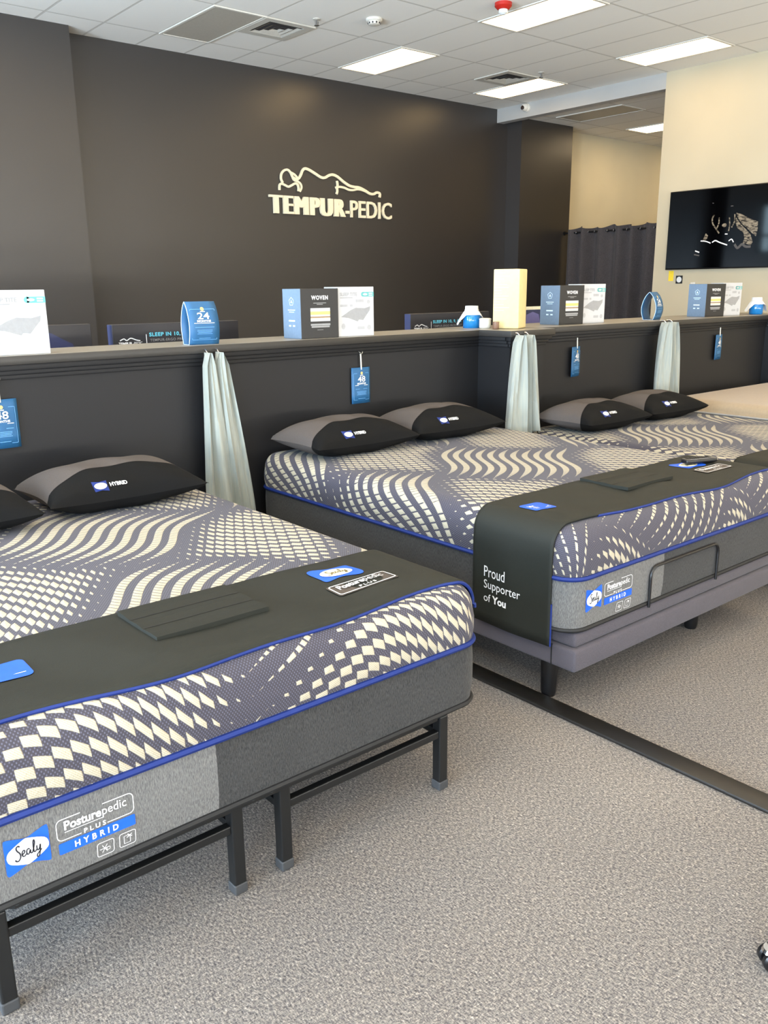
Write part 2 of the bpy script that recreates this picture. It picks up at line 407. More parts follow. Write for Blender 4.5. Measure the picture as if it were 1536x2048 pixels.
# ------------------------------------------------------------------ the room
ZC, YB, XR, XL, YF = 4.2, 10.02, 10.78, -3.6, -5.5
struct(MB().box((XL-.1, YF-.1, -.05), (18, 10.3, 0)).build('floor', M['carpet']), 'speckled grey beige carpet')
struct(MB().box((XL-.1, YF-.1, ZC), (10.93, 10.3, ZC+.06)).build('ceiling', M['ceiling']), 'white grid ceiling of tiles')
struct(MB().box((10.93, 6.9, 4.06), (18, 10.3, 4.12)).build('ceiling_far_room', M['ceiling']), 'white tile ceiling of the room behind the curtain')
struct(MB().box((XL, YB, 0), (12.31, YB+.15, ZC)).build('wall_back', M['wall_dark']), 'charcoal back wall')
struct(MB().box((XL, 9.75, 0), (3.88, YB, ZC)).build('pillar_left', M['wall_dark']), 'charcoal projecting pier at left')
# window in the pier, left of the view (seen mirrored in the television)
wx0, wx1, wz0, wz1 = .7, 2.42, 2.15, 3.2
w = struct(MB().box((wx0, 9.735, wz0), (wx1, 9.745, wz1)).build('window_1', emis('sky_glass', (190, 222, 240), 9.)), 'daylight window pane')
m = MB()
for z in (wz0, 2.5, wz1-.06): m.box((wx0, 9.70, z), (wx1, 9.75, z+.06))
for x in (wx0, 1.25, 1.9, wx1-.06): m.box((x, 9.70, wz0), (x+.06, 9.75, wz1))
m.build('window_frame', M['mullion'], w)
struct(MB().box((11.03, 9.72, 0), (12.31, YB, 4.06)).build('pillar_right', M['wall_dark']), 'dark projecting pier beyond the header')
struct(MB().box((10.78, YF, 0), (10.93, 7.01, ZC)).build('wall_right', M['cream']), 'cream wall carrying the television')
struct(MB().box((10.78, 7.01, 4.0), (10.93, YB, ZC)).build('wall_header', M['white_paint']), 'white painted header over the opening')
struct(MB().box((12.31, 10.05, 0), (18, 10.2, 4.06)).build('wall_far_room_back', M['cream_far']), 'cream wall behind the curtain')
struct(MB().box((10.93, 6.9, 0), (18, 7.0, 4.06)).build('wall_far_room_side', M['cream_far']))
struct(MB().box((17.9, 7.0, 0), (18, 10.05, 4.06)).build('wall_far_room_end', M['cream_far']))
b = MB(); b.box((XL-.1, YF-.15, 0), (10.93, YF, .5)); b.box((XL-.1, YF-.15, 3.5), (10.93, YF, ZC))
FW = ((-2.9, 1.1), (1.7, 5.7), (6.3, 10.1))  # window openings added behind the camera to light ceiling and bed feet
for x0, x1 in ((XL-.1, -2.9), (1.1, 1.7), (5.7, 6.3), (10.1, 10.93)): b.box((x0, YF-.15, .5), (x1, YF, 3.5))
struct(b.build('wall_front', M['cream']))
for k, (x0, x1) in enumerate(FW):
    m = MB()
    for j in range(4): xx = x0+(x1-x0-.06)*j/3; m.box((xx, YF-.1, .5), (xx+.06, YF-.04, 3.5))
    for z in (.5, 2.4, 3.44): m.box((x0, YF-.1, z), (x1, YF-.04, z+.06))
    struct(m.build('window_%d' % (k+5), M['mullion']), 'unseen storefront window frame added behind the camera for light')
# left wall: a storefront of tall windows
b = MB(); b.box((XL-.15, YF, 0), (XL, YB, .35)); b.box((XL-.15, YF, 3.4), (XL, YB, ZC))
for y0, y1 in ((YF, -4.9), (-1.0, -.6), (3.2, 3.6), (7.4, YB)): b.box((XL-.15, y0, .35), (XL, y1, 3.4))
struct(b.build('wall_left', M['cream']))
for k, (y0, y1) in enumerate(((-4.9, -1.0), (-.6, 3.2), (3.6, 7.4))):
    m = MB()
    for j in range(4): yy = y0+(y1-y0-.06)*j/3; m.box((XL-.1, yy, .35), (XL-.04, yy+.06, 3.4))
    for z in (.35, 2.4, 3.34): m.box((XL-.1, y0, z), (XL-.04, y1, z+.06))
    struct(m.build('window_%d' % (k+2), M['mullion']), 'unseen storefront window frame added behind the camera for light')
# half-height partition with cap and stepped moulding
def half_wall(name, x0, x1, yf, yb, zt, ends=False):
    e = .05 if ends else 0
    o = MB().box((x0, yf, 0), (x1, yb, zt-.037)).build(name, M['half']); struct(o, 'black half-height partition wall')
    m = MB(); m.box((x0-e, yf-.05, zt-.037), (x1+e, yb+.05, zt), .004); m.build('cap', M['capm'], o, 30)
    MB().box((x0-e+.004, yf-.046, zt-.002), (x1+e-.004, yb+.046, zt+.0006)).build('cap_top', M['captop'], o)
    m = MB()
    for a, z0, z1 in ((.036, zt-.06, zt-.036), (.022, zt-.079, zt-.06), (.012, zt-.098, zt-.079)):
        m.box((x0-(a if ends else 0), yf-a, z0), (x1+(a if ends else 0), yf+.01, z1), .003)
        if ends: m.box((x0-a, yf-.001, z0), (x0+.01, yb, z1), .003)
    m.build('crown_moulding', M['half'], o, 30)
    return o
ZT = 1.2424
half_wall('wall_half_left', -1.6, 3.90, 3.74, 4.02, ZT-.0006)
half_wall('wall_half_right', 4.20, 7.25, 3.58, 3.98, ZT+.0034)
half_wall('pillar_half_middle', 3.90, 4.21, 3.48, 4.02, ZT+.0014, True)
half_wall('pillar_half_end', 7.24, 7.55, 3.44, 4.0, ZT+.0054, True)
struct(MB().box((2.245, -4, 0), (2.33, 3.7, .014), .006).build('trim_1', M['strip'], None, 30), 'dark strip where two carpets meet')

# ------------------------------------------------------------------ ceiling fittings
def troffer(x, y, z, label, lit=True, group='ceiling light panels', lamp='lamp'):
    t = thing('ceiling_light', label, 'ceiling light', (x, y, z), 0, group if lit else None)
    m = MB(); w, l, q = .61, 1.22, .028
    for a, c in (((0, 0), (w, q)), ((0, l-q), (w, l)), ((0, q), (q, l-q)), ((w-q, q), (w, l-q))): m.box((*a, -.012), (*c, 0))
    m.build('frame', M['fixture'], t)
    MB().box((q, q, -.007), (w-q, l-q, -.002)).build('diffuser', M[lamp if lit else 'off'], t)
    return t
names = {(7.19, 8.21): 'lit ceiling panel in front of the dark wall, above the sign letters', (7.19, 5.77): 'lit ceiling panel beside the red fire strobe', (9.63, 8.21): 'lit ceiling panel next to the far air vent', (9.63, 5.77): 'lit ceiling panel nearest the cream television wall'}
for i in range(6):
    for j in range(6):
        x, y = round(9.63-2.44*i, 2), round(8.21-2.44*j, 2)
        if (i, j) == (2, 0): troffer(x, y, ZC, 'unlit grey ceiling light panel beside the near air vent', False); continue
        troffer(x, y, ZC, names.get((x, y), 'lit warm ceiling panel out of the picture over the showroom'))
troffer(15.66, 8.1, 4.06, 'lit ceiling panel added out of the picture to brighten the room beyond the curtain', lamp='lamp_far')  # extra unseen panel, added to brighten the far room
troffer(13.22, 8.1, 4.06, 'lit ceiling panel in the room behind the curtain', lamp='lamp_far')
troffer(11.42, 8.14, 4.06, 'unlit tan ceiling light panel in the room behind the curtain', False)
def vent(x, y, w, label):
    t = thing('air_vent', label, 'air vent', (x, y, ZC), 0, 'ceiling air vents')
    m = MB(); q = .09
    for a, c in (((0, 0), (w, q)), ((0, w-q), (w, w)), ((0, q), (q, w-q)), ((w-q, q), (w, w-q))): m.box((*a, -.014), (*c, 0))
    m.build('frame', M['vent'], t)
    MB().box((q, q, -.002), (w-q, w-q, -.0005)).build('backing', M['ventdark'], t)
    for k in range(3):                                             # nested square louvres
        s0 = q+.015+k*.068; s1 = w-s0; d = .035; m = MB()
        o = [(s0, s0), (s1, s0), (s1, s1), (s0, s1)]; n_ = [(s0+d, s0+d), (s1-d, s0+d), (s1-d, s1-d), (s0+d, s1-d)]
        vs = [(*p, -.016) for p in o]+[(*p, -.003) for p in n_]; m.add(vs, [(i, (i+1) % 4, 4+(i+1) % 4, 4+i) for i in range(4)])
        m.build('louvre', M['vent'], t)
    return t
vent(5.36, 8.21, .61, 'square white air vent beside the unlit panel, nearest the camera')
vent(9.02, 8.21, .61, 'square air vent beside a lit panel, far end of the ceiling')
def sprinkler(x, y, label):
    t = thing('sprinkler', label, 'sprinkler', (x, y, ZC), 0, 'ceiling sprinklers')
    MB().lathe([(.04, 0), (.04, -.006), (.015, -.01)], n=16).build('escutcheon', M['vent'], t)
    m = MB(); m.tube([(0, 0, -.008), (0, 0, -.05)], .008); m.tube([(-.02, 0, -.02), (-.018, 0, -.05), (0, 0, -.062)], .004); m.tube([(.02, 0, -.02), (.018, 0, -.05), (0, 0, -.062)], .004); m.build('frame_arm', M['steel'], t)
    MB().lathe([(.028, -.06), (.028, -.064)], n=14).build('deflector', M['steel'], t)
sprinkler(5.81, 7.97, 'small metal sprinkler head by the near air vent')
sprinkler(9.46, 8.03, 'small metal sprinkler head behind the far lit panel')
t = thing('smoke_detector', 'round white smoke detector on a ceiling tile', 'smoke detector', (6.28, 7.6, ZC))
MB().lathe([(.085, 0), (.085, -.02), (.07, -.03)], n=24).build('base', M['fixture'], t, 30)
MB().lathe([(.065, -.028), (.06, -.055), (.03, -.062)], n=24).build('sensor_cap', M['fixture'], t, 30)
m = MB()
for k in range(10):
    a = 2*PI*k/10; m.box((.058*math.cos(a)-.008, .058*math.sin(a)-.008, -.052), (.058*math.cos(a)+.008, .058*math.sin(a)+.008, -.036))
m.build('vent_slots', M['ventdark'], t)
t = thing('fire_strobe', 'red fire alarm strobe on the ceiling beside a lit panel', 'fire alarm', (6.96, 6.42, ZC))
MB().lathe([(.085, 0), (.085, -.03), (.06, -.055), (.05, -.06)], n=24).build('housing', M['red'], t, 30)
MB().lathe([(.045, -.058), (.045, -.09), (.02, -.105)], n=20).build('strobe_lens', M['clear'], t, 30)
t = thing('security_camera', 'small white dome security camera on the white header', 'security camera', (10.775, 9.4, 4.13))
MB().lathe([(.06, .005), (.06, -.02), (.05, -.03)], n=20, axis='X').build('mount', M['fixture'], t, 30)
MB().lathe([(.052, -.02), (.056, -.06), (.04, -.1), (.018, -.118)], n=20, axis='X').build('dome', M['fixture'], t, 30)
MB().lathe([(.026, -.1), (.03, -.118), (.012, -.126)], (0, -.006, -.012), n=16, axis='X').build('lens', M['lens'], t, 30)

# ------------------------------------------------------------------ the sign on the dark wall
Ys = YB-.012
P0 = at_y(540, 430, Ys); P1 = at_y(781, 440, Ys)
t = thing('wall_sign', 'ivory raised lettering and reclining figure line on the dark wall', 'sign', (P0.x, YB, P0.z))
def wl(px, py): q = at_y(px, py, Ys); return (q.x-P0.x, q.z-P0.z)
def sz(px, py): return wl(520+px/5.12, 310+py/5.12)
O, ex, ey = (0, -.008, 0), (1, 0, 0), (0, 0, 1)
x1 = sz(868, 600)[0]; h1 = sz(130, 405)[1]-sz(130, 595)[1]
bx0, by0 = sz(88, 500)[0], sz(130, 598)[1]; bw = .012
letters('bold_lettering', [fit(text2d('TEMPUR', 0, 0, 1.2), bx0+q*bw, by0, x1-bx0-4*bw, h1) for q in range(5)], O, ex, ey, M['signmetal'], t, .03)
x2 = sz(1340, 600)[0]
flat('hyphen', rect(x1+.005, h1*.3, sz(912, 550)[0]-x1-.015, h1*.17), O, ex, ey, M['signmetal'], t, 0, None, .03)
flat('light_lettering', fit(text2d('PEDIC', .008, 0, 1.0), sz(920, 500)[0], sz(130, 598)[1], x2-sz(920, 500)[0], h1), O, ex, ey, M['signmetal'], t, 0, None, .03)
fig = [[(230, 285), (212, 245), (215, 195), (240, 160), (275, 152), (305, 175), (325, 215), (345, 255), (385, 275), (412, 300), (420, 335), (403, 375)],
       [(305, 178), (345, 200), (378, 235)], [(335, 235), (360, 248), (390, 240), (412, 205), (430, 160), (455, 140), (500, 155), (560, 192), (620, 230), (660, 232), (700, 210), (740, 203), (790, 225), (850, 275), (910, 315), (960, 328), (1010, 335), (1070, 365), (1120, 397), (1160, 400), (1190, 385), (1222, 398), (1220, 435)],
       [(195, 360), (196, 310), (215, 295), (250, 310), (285, 325), (320, 310), (355, 292), (380, 305), (390, 340), (388, 372)],
       [(783, 265), (789, 310), (785, 340), (786, 375), (778, 402)], [(768, 335), (810, 328), (860, 338), (905, 358), (950, 360), (1000, 352), (1060, 368), (1110, 395)]]
letters('figure_outline', [stroke([sz(*p) for p in s], (.034 if i in (2,) else .028)) for i, s in enumerate(fig)], O, ex, ey, M['signmetal'], t, .02)

# ------------------------------------------------------------------ television and small things on the cream wall
a = at_x(1345, 385, XR); c = at_x(1337, 540, XR)
t = thing('television', 'wall-mounted black television showing a crouching helmeted figure', 'television', (XR, 5.89, c.z))
TW, TH = 1.80, a.z-c.z
MB().box((-.06, -TW/2, 0), (-.008, TW/2, TH), .006).build('case', M['bezel'], t, 30)
MB().box((-.02, -.3, .2), (0, .3, TH-.2)).build('wall_bracket', M['bezel'], t)
MB().box((-.063, -TW/2+.012, .018), (-.0595, TW/2-.012, TH-.012)).build('screen', M['tvblack'], t)
def tv(px, py): q = at_x(1310+px/6.797, 340+py/6.797, XR-.065); return (-(q.y-5.89), q.z-c.z)
Ot, ext, eyt = (-.0632, 0, 0), (0, -1, 0), (0, 0, 1)
def tvp(P): return poly([tv(*p) for p in P])
def tvs(P, w): return stroke([tv(*p) for p in P], w)

flats('picture_shoulder', (tvp([(1105, 580), (1180, 600), (1280, 655), (1400, 700), (1395, 800), (1370, 900), (1320, 860), (1240, 780), (1180, 730), (1120, 640)]), tvp([(1100, 640), (1160, 730), (1250, 820), (1300, 880), (1325, 980), (1300, 1020), (1230, 1000), (1190, 1000), (1215, 920), (1200, 850), (1120, 790), (1095, 720)]), tvp([(690, 860), (720, 890), (700, 950), (645, 960)])), Ot, ext, eyt, M['tvpale'], t, .0006)
flats('picture_mask', (tvs([(805, 610), (780, 660), (785, 730), (830, 800), (870, 860)], .018), tvs([(870, 645), (868, 720), (840, 790)], .016), tvs([(1010, 640), (1015, 730), (1000, 830)], .016), tvs([(1085, 600), (1080, 700), (1040, 780)], .016), poly(ell(*tv(942, 750), .032, .022)[0])), Ot, ext, eyt, M['tvpale'], t, .0009)
flats('picture_jersey', (tvs([(620, 965), (690, 970), (755, 995)], .012), tvs([(775, 985), (820, 960), (880, 985), (980, 1020)], .014), tvs([(545, 1100), (600, 1120)], .014), tvs([(1000, 965), (1040, 940), (1065, 980)], .012), tvs([(950, 870), (985, 870)], .012)), Ot, ext, eyt, M['tvwhite'], t, .0009)
flats('picture_gloves', (tvs([(1080, 1010), (1120, 1060), (1180, 1010), (1230, 1040), (1300, 1040)], .03), tvs([(530, 1150), (600, 1165)], .016), tvs([(780, 450), (800, 452)], .008), tvs([(1030, 490), (1065, 488)], .01)), Ot, ext, eyt, M['tvgrey'], t, .0007)
o = tag(MB().box((XR-.003, 6.69, 1.545), (XR, 6.765, 1.68), .001).build('energy_label', M['yellow']), 'yellow paper label hanging under the television corner', 'label')
t = thing('round_tag', 'black square tag with white disc hanging under the television', 'tag', (XR-.002, 6.6, 1.5))
MB().box((-.002, -.05, .01), (.002, .05, .115)).build('card', M['blackp'], t)
flat('disc', ell(0, .062, .038, .038), (-.002, 0, 0), (0, -1, 0), (0, 0, 1), M['white'], t, .0008)
MB().tube([(0, 0, .115), (0, 0, .19)], .0015, 6).build('string', M['chain'], t)
t = thing('wall_switch', 'small white switch plate on the cream wall', 'switch', (XR, 6.387, 1.45))
MB().box((-.012, -.035, 0), (0, .035, .075), .004).build('plate', M['fixture'], t, 30); MB().box((-.018, -.01, .025), (-.011, .01, .05), .003).build('toggle', M['fixture'], t)

# ------------------------------------------------------------------ curtain behind the opening
t = thing('curtain_rod', 'black curtain rod spanning behind the opening', 'curtain rod', (12.2, 8.36, 2.36))
MB().tube([(0, -1.36, 0), (0, 1.36, 0)], .014, 10).build('rod', M['blackp'], t, True)
for y in (-1.35, 1.345): MB().lathe([(.035, -.012), (.035, .012)], (0, y, 0), 14, 'Y').build('flange', M['blackp'], t)
t = thing('curtain', 'pleated charcoal curtain hanging from the black rod', 'curtain', (12.2, 8.4, 0))
rows = []
for iz in range(14):
    z = .06+(2.43-.06)*iz/13; r = []
    for k in range(241):
        q = k/240; y = -1.25+2.5*q; ph = q*2*PI*8
        amp = .075+.025*math.sin(q*17)+.02*(1-z/2.4)*math.sin(q*31+1)
        wob = .02*math.sin(q*9+z*1.3)
        zz = z+(.018*math.sin(ph*1+.6)+.012*math.sin(q*23) if iz == 13 else 0)
        r.append((amp*math.sin(ph+.5*math.sin(q*13))+wob*(1-z/2.5), y, zz))
    rows.append(r)
MB().grid(rows).build('cloth', M['curtain'], t, 80)
for k in range(20):
    q = (k+.5)/20; y = -1.25+2.5*q
    R_ = [(0.019*math.cos(a), y+.004*math.sin(2*a), 2.36+.024*math.sin(a)) for a in [2*PI*i/14 for i in range(14)]]
    MB().tube(R_, .005, 6, True).build('grommet', M['steel'], t, True)

# ------------------------------------------------------------------ mattresses
def plan(W, L, d, r, n=8):
    """rounded rectangle inset by d: points and outward normals, starting on the left side at the head and running to the foot"""
    rr = max(r-d, .02) if d < r else .02
    P = []
    def arc(cx, cy, a0):
        for k in range(n+1):
            a = a0+k*PI/2/n; P.append((cx+rr*math.cos(a), cy+rr*math.sin(a), math.cos(a), math.sin(a)))
    def side(x0, y0, x1, y1, nx, ny, m):
        for k in range(1, m): P.append((x0+(x1-x0)*k/m, y0+(y1-y0)*k/m, nx, ny))
    a, b, e, f = d, W-d, d, L-d
    arc(a+rr, f-rr, PI/2); side(a, f-rr, a, e+rr, -1, 0, 24)
    arc(a+rr, e+rr, PI); side(a+rr, e, b-rr, e, 0, -1, 20)
    arc(b-rr, e+rr, 1.5*PI); side(b, e+rr, b, f-rr, 1, 0, 24)
    arc(b-rr, f-rr, 0); side(b-rr, f, a+rr, f, 0, 1, 20)
    return P
RS = .075     # shoulder radius
def drop(d): return 0 if d >= RS else RS-math.sqrt(max(0, RS*RS-(RS-d)**2))
LIGHT_Y = .42
def label_block(parent, bv, x, z):
    """foot-of-bed brand label; x, z is the emblem's lower left corner"""
    O = (x, 0, z); ex = (1, 0, 0); ey = (0, 0, 1); w, h = .089, .085
    em = flat('emblem', poly(smooth_pts([(u*w, v*h) for u, v in [(0, .08), (.05, 0), (.25, .06), (.5, .15), (.75, .1), (.95, 0.02), (1, .08), (1., .5), (1, .92), (.95, 1.), (.75, .94), (.5, .86), (.25, .92), (.05, .97), (0, .9), (0, .5), (0, .08)]], 4)[:-1]), O, ex, ey, M['bluelab'], parent, .002, bv)
    em['label'] = 'blue bow-tie emblem with white oval'
    flat('oval', poly(smooth_pts([(u*w, v*h) for u, v in [(.03, .5), (.1, .32), (.42, .17), (.56, .17), (.9, .36), (.98, .5), (.9, .70), (.56, .84), (.42, .84), (.1, .66), (.03, .5)]], 4)[:-1]), O, ex, ey, M['white'], em, .003, bv)
    flat('script', fit(sealy_script(), .2*w, .24*h, .62*w, .52*h), O, ex, ey, M['ink'], em, .004, bv)
    fx, fy, fw, fh, q = .105, .033, .168, .048, .011
    S = [stroke([(fx+q, fy), (fx+.05, fy)], .002, False), stroke([(fx+.107, fy), (fx+fw-q, fy)], .002, False), stroke([(fx+q, fy+fh), (fx+.052, fy+fh)], .002, False), stroke([(fx+.1, fy+fh), (fx+fw-q, fy+fh)], .002, False)]
    for cx, cy, a0 in ((fx+q, fy+q, PI), (fx+fw-q, fy+q, 1.5*PI), (fx+fw-q, fy+fh-q, 0), (fx+q, fy+fh-q, PI/2)):
        S.append(stroke([(cx+q*math.cos(a0+k*PI/12), cy+q*math.sin(a0+k*PI/12)) for k in range(7)], .002, False))
    S += [stroke([(fx, fy+q), (fx, fy+fh-q)], .002, False), stroke([(fx+fw, fy+q), (fx+fw, fy+fh-q)], .002, False)]
    fl = flat('label_frame', join(*S), O, ex, ey, M['white'], parent, .002, bv)
    flat('label_lettering', join(fit(text2d('Posture', .032), fx+.016, fy+.021, .080, .0215), fit(text2d('pedic', .004), fx+.098, fy+.0155, .054, .027), rect(fx+.016, fy+.016, .082, .0016), fit(text2d('PLUS', .03, 0, 1.6), fx+.056, fy-.003, .048, .0115)), O, ex, ey, M['white'], fl, .0022, bv)
    bar = flat('label_bar', rrect(.106, .001, .168, .026, .003), O, ex, ey, M['bluelab'], parent, .002, bv)
    flat('bar_lettering', fit(text2d('HYBRID', .03, 0, 1.75), .139, .007, .096, .0145), O, ex, ey, M['white'], bar, .003, bv)
    for k in range(2):
        ix, iy, iw, ih = .185+.05*k, -.045, .037, .035
        ic = flat('icon', outline(rrect_pts(ix, iy, iw, ih, .005), .0016), O, ex, ey, M['white'], parent, .002, bv)
        cx, cy = ix+iw/2, iy+ih/2
        if k == 0:
            g = [stroke([(cx-.002-.011*math.cos(a), cy-.011*math.sin(a)), (cx-.002+.011*math.cos(a), cy+.011*math.sin(a))], .0015, False) for a in (0, PI/3, 2*PI/3)]
            g.append(outline([(cx+.006+.004*math.cos(2*PI*q/10), cy-.003+.004*math.sin(2*PI*q/10)) for q in range(10)], .0012))
        else:
            g = [outline([(cx-.008, cy-.011), (cx+.006, cy-.011), (cx+.006, cy+.004), (cx+.001, cy+.009), (cx-.008, cy+.009)], .0016), stroke([(cx-.002, cy+.003), (cx+.010, cy+.010)], .002, False), stroke([(cx+.010, cy+.003), (cx, cy+.012)], .002, False)]
        flat('symbol', join(*g), O, ex, ey, M['white'], ic, .002, bv)
def make_mattress(name, label, W, L, zp, zt, loc, mat, patterned=True, lx=.1, LIGHT_X=.6):
    t = thing(name, label, 'mattress', loc)
    # top panel: side of the pillow-top, shoulder and crowned top, UVs unrolled in metres
    ring = []; ref = plan(W, L, RS, .085)
    prof = [(0.0, zp), (-.006, zp+(zt-RS-zp)*.35), (-.006, zp+(zt-RS-zp)*.7)]
    prof += [(RS*(1-math.cos(a)), zt-RS+RS*math.sin(a)) for a in [k*PI/2/6 for k in range(7)]]
    arcs = [0]
    for p, q in zip(prof, prof[1:]): arcs.append(arcs[-1]+math.hypot(q[0]-p[0], q[1]-p[1]))
    tot = arcs[-1]; uv = []
    for (d, z), s_ in zip(prof, arcs):
        P = plan(W, L, d, .085); ring.append([(x, y, z) for x, y, _, _ in P])
        uv += [(rx+nx*(tot-s_), ry+ny*(tot-s_)) for rx, ry, nx, ny in ref]
    for d in (.13, .2, .3, .45, .6, W/2-.03):
        P = plan(W, L, d, .085); zz = zt+.006*(d/.7)
        ring.append([(x, y, zz) for x, y, _, _ in P]); uv += [(x, y) for x, y, _, _ in P]
    top = MB().grid(ring, True); n = len(ring[0]); o = len(top.v)-n
    top.f.append(tuple(o+k for k in range(n)))
    tp = top.build('top_panel', mat, t, 60, uv=uv)
    # border below the piping: light heather wraps the label corner, charcoal for the rest
    P = plan(W, L, 0, .085)
    rows = [[(x+nx*b_, y+ny*b_, z) for x, y, nx, ny in P] for b_, z in ((-.004, .0), (.004, zp*.3), (.004, zp*.7), (0, zp))]
    if patterned:
        i0 = min(range(len(P)), key=lambda i: (abs(P[i][0]) > .001, abs(P[i][1]-LIGHT_Y))); i1 = min(range(len(P)), key=lambda i: (P[i][3] > -.99, abs(P[i][0]-LIGHT_X)))
        lp = MB().grid([r[i0:i1+1] for r in rows]).build('border_panel', M['border_l'], t, 60); lp['label'] = 'light grey border panel'
        dp = MB().grid([r[i1:]+r[:i0+1] for r in rows]).build('border_panel', M['border_d'], t, 60)
        bv = bvh_of(lp, dp); label_block(t, bv, lx, .072)
    else:
        MB().grid(rows, True).build('border_panel', M['greyborder'], t, 60)
    MB().box((.03, .03, .002), (W-.03, L-.03, .02)).build('base_panel', M['blackwelt'], t)
    MB().tube([(x+nx*.004, y+ny*.004, zp) for x, y, nx, ny in P], .0085, 6, True).build('piping', M['blue'] if patterned else M['greyborder'], t, True)
    MB().tube([(x, y, .008) for x, y, nx, ny in P], .008, 6, True).build('bottom_welt', M['blackwelt'], t, True)
    return t
MW, ML, MZP, MZT = 1.54, 2.02, .199, .375
B1, B2, B3, B4 = (.205, 1.63, .281), (2.25, 1.695, .319), (4.06, 1.56, .27), (5.62, 1.5, .33)
make_mattress('mattress', 'patterned mattress on the black steel bed frame, nearest the camera', MW, ML, MZP, MZT, B1, mattress_mat('knit_pattern', 0, 0), True, .15, .65)
make_mattress('mattress', 'patterned mattress on the upholstered adjustable base', 1.525, 2.0, MZP, MZT, B2, mattress_mat('knit_pattern_2', .15, .3), True, .075, .54)
make_mattress('mattress', 'patterned mattress third along the wall, beside the plain beige one', 1.44, 1.96, MZP, .365, B3, mattress_mat('knit_pattern_3', .4, .1))
make_mattress('mattress', 'plain beige mattress with pale grey sides at the far end', 1.5, 1.98, .285, .37, B4, M['beige'], False)

# ------------------------------------------------------------------ what the mattresses rest on
t = thing('platform_bed', 'black steel platform bed frame with tall legs and lower rails', 'bed frame', (B1[0], B1[1], 0))
zr = B1[2]-.002; x0, x1, y0, y1 = .115, 1.435, .035, 1.97
P = [(x0+.05, y0), (x1-.05, y0), (x1, y0+.05), (x1, y1-.05), (x1-.05, y1), (x0+.05, y1), (x0, y1-.05), (x0, y0+.05)]
def frame_ring(P, w, z0, z1):
    n = len(P); out = []
    cx = sum(p[0] for p in P)/n; cy = sum(p[1] for p in P)/n
    inn = [(p[0]+(w if p[0] < cx else -w), p[1]+(w if p[1] < cy else -w)) for p in P]
    vs = [(*p, z0) for p in P]+[(*p, z1) for p in P]+[(*p, z1) for p in inn]+[(*p, z0) for p in inn]
    fs = []
    for i in range(n):
        j = (i+1) % n
        for a in range(4): b_ = (a+1) % 4; fs.append((a*n+i, a*n+j, b_*n+j, b_*n+i))
    return vs, fs
MB().add(*frame_ring(P, .03, zr-.034, zr)).build('top_rail', M['metal'], t)
m = MB()
for k in range(1, 12): yy = y0+(y1-y0)*k/12; m.box((x0+.02, yy-.01, zr-.016), (x1-.02, yy+.01, zr-.002))
m.build('slats', M['metal'], t)
MB().box((.76, y0+.02, zr-.034), (.79, y1-.02, zr-.016)).build('centre_rail', M['metal'], t)
LX = (.131, .700, .843, 1.416)
for ly in (.055, .98, 1.92):
    for lx in LX:
        lg = MB().box((lx-.017, ly-.017, .012), (lx+.017, ly+.017, zr-.03), .004).build('leg', M['metal'], t)
        MB().box((lx-.019, ly-.019, 0), (lx+.019, ly+.019, .03), .004).build('foot_cap', M['plastic'], lg)
    for a, c in ((0, 1), (2, 3)): MB().box((LX[a]+.016, ly-.012, .178), (LX[c]-.016, ly+.012, .202), .003).build('lower_rail', M['metal'], t)
for lx in LX: MB().box((lx-.012, .07, .178), (lx+.012, 1.905, .2), .003).build('side_rail', M['metal'], t)
for q in (.17, .745, .80, .96): MB().lathe([(.006, .001), (.006, -.003)], (q, y0, zr-.02), 10, 'Y').build('bolt', M['plastic'], t)

def adj_base(label, loc, W, L, z, bar=True):
    t = thing('adjustable_base', label, 'bed base', loc)
    zl = z-.143
    MB().box((.02, -.012, zl), (W-.02, L-.02, zl+.085), .012, 3).build('lower_frame', M['uphol'], t, 40)
    MB().box((.018, .09, zl+.001), (.0215, .094, zl+.084)).build('corner_seam', M['blackwelt'], t)
    MB().box((.035, .002, zl+.087), (W-.035, L-.03, z-.004), .012, 3).build('deck', M['uphol'], t, 40)
    for x in (.11, W-.42):
        for y in (.17, L-.25): MB().lathe([(.025, 0), (.03, .02), (.034, zl+.004)], (x, y, 0), 18).build('leg', M['blackp'], t, 40)
    if bar:
        xa, xb, zb, za = .46, .945, z-.004, z+.155
        pts = [(xa, -.012, zb), (xa, -.012, za-.05)]+[(xa+.04-.04*math.cos(k*PI/12), -.012, za-.04+.04*math.sin(k*PI/12)) for k in range(7)]
        pts += [(xb-.04+.04*math.sin(k*PI/12), -.012, za-.04+.04*math.cos(k*PI/12)) for k in range(7)]+[(xb, -.012, za-.05), (xb, -.012, zb)]
        MB().tube(pts, .006, 8).build('retainer_bar', M['blackp'], t, True)
    return t
adj_base('grey upholstered adjustable base on black legs, with a black retainer bar', (B2[0], B2[1], 0), 1.525, 2.0, B2[2])
adj_base('grey upholstered base under the third patterned mattress', (B3[0], B3[1], 0), 1.44, 1.96, B3[2])
adj_base('grey upholstered base under the plain beige mattress', (B4[0], B4[1], 0), 1.5, 1.98, B4[2], False)

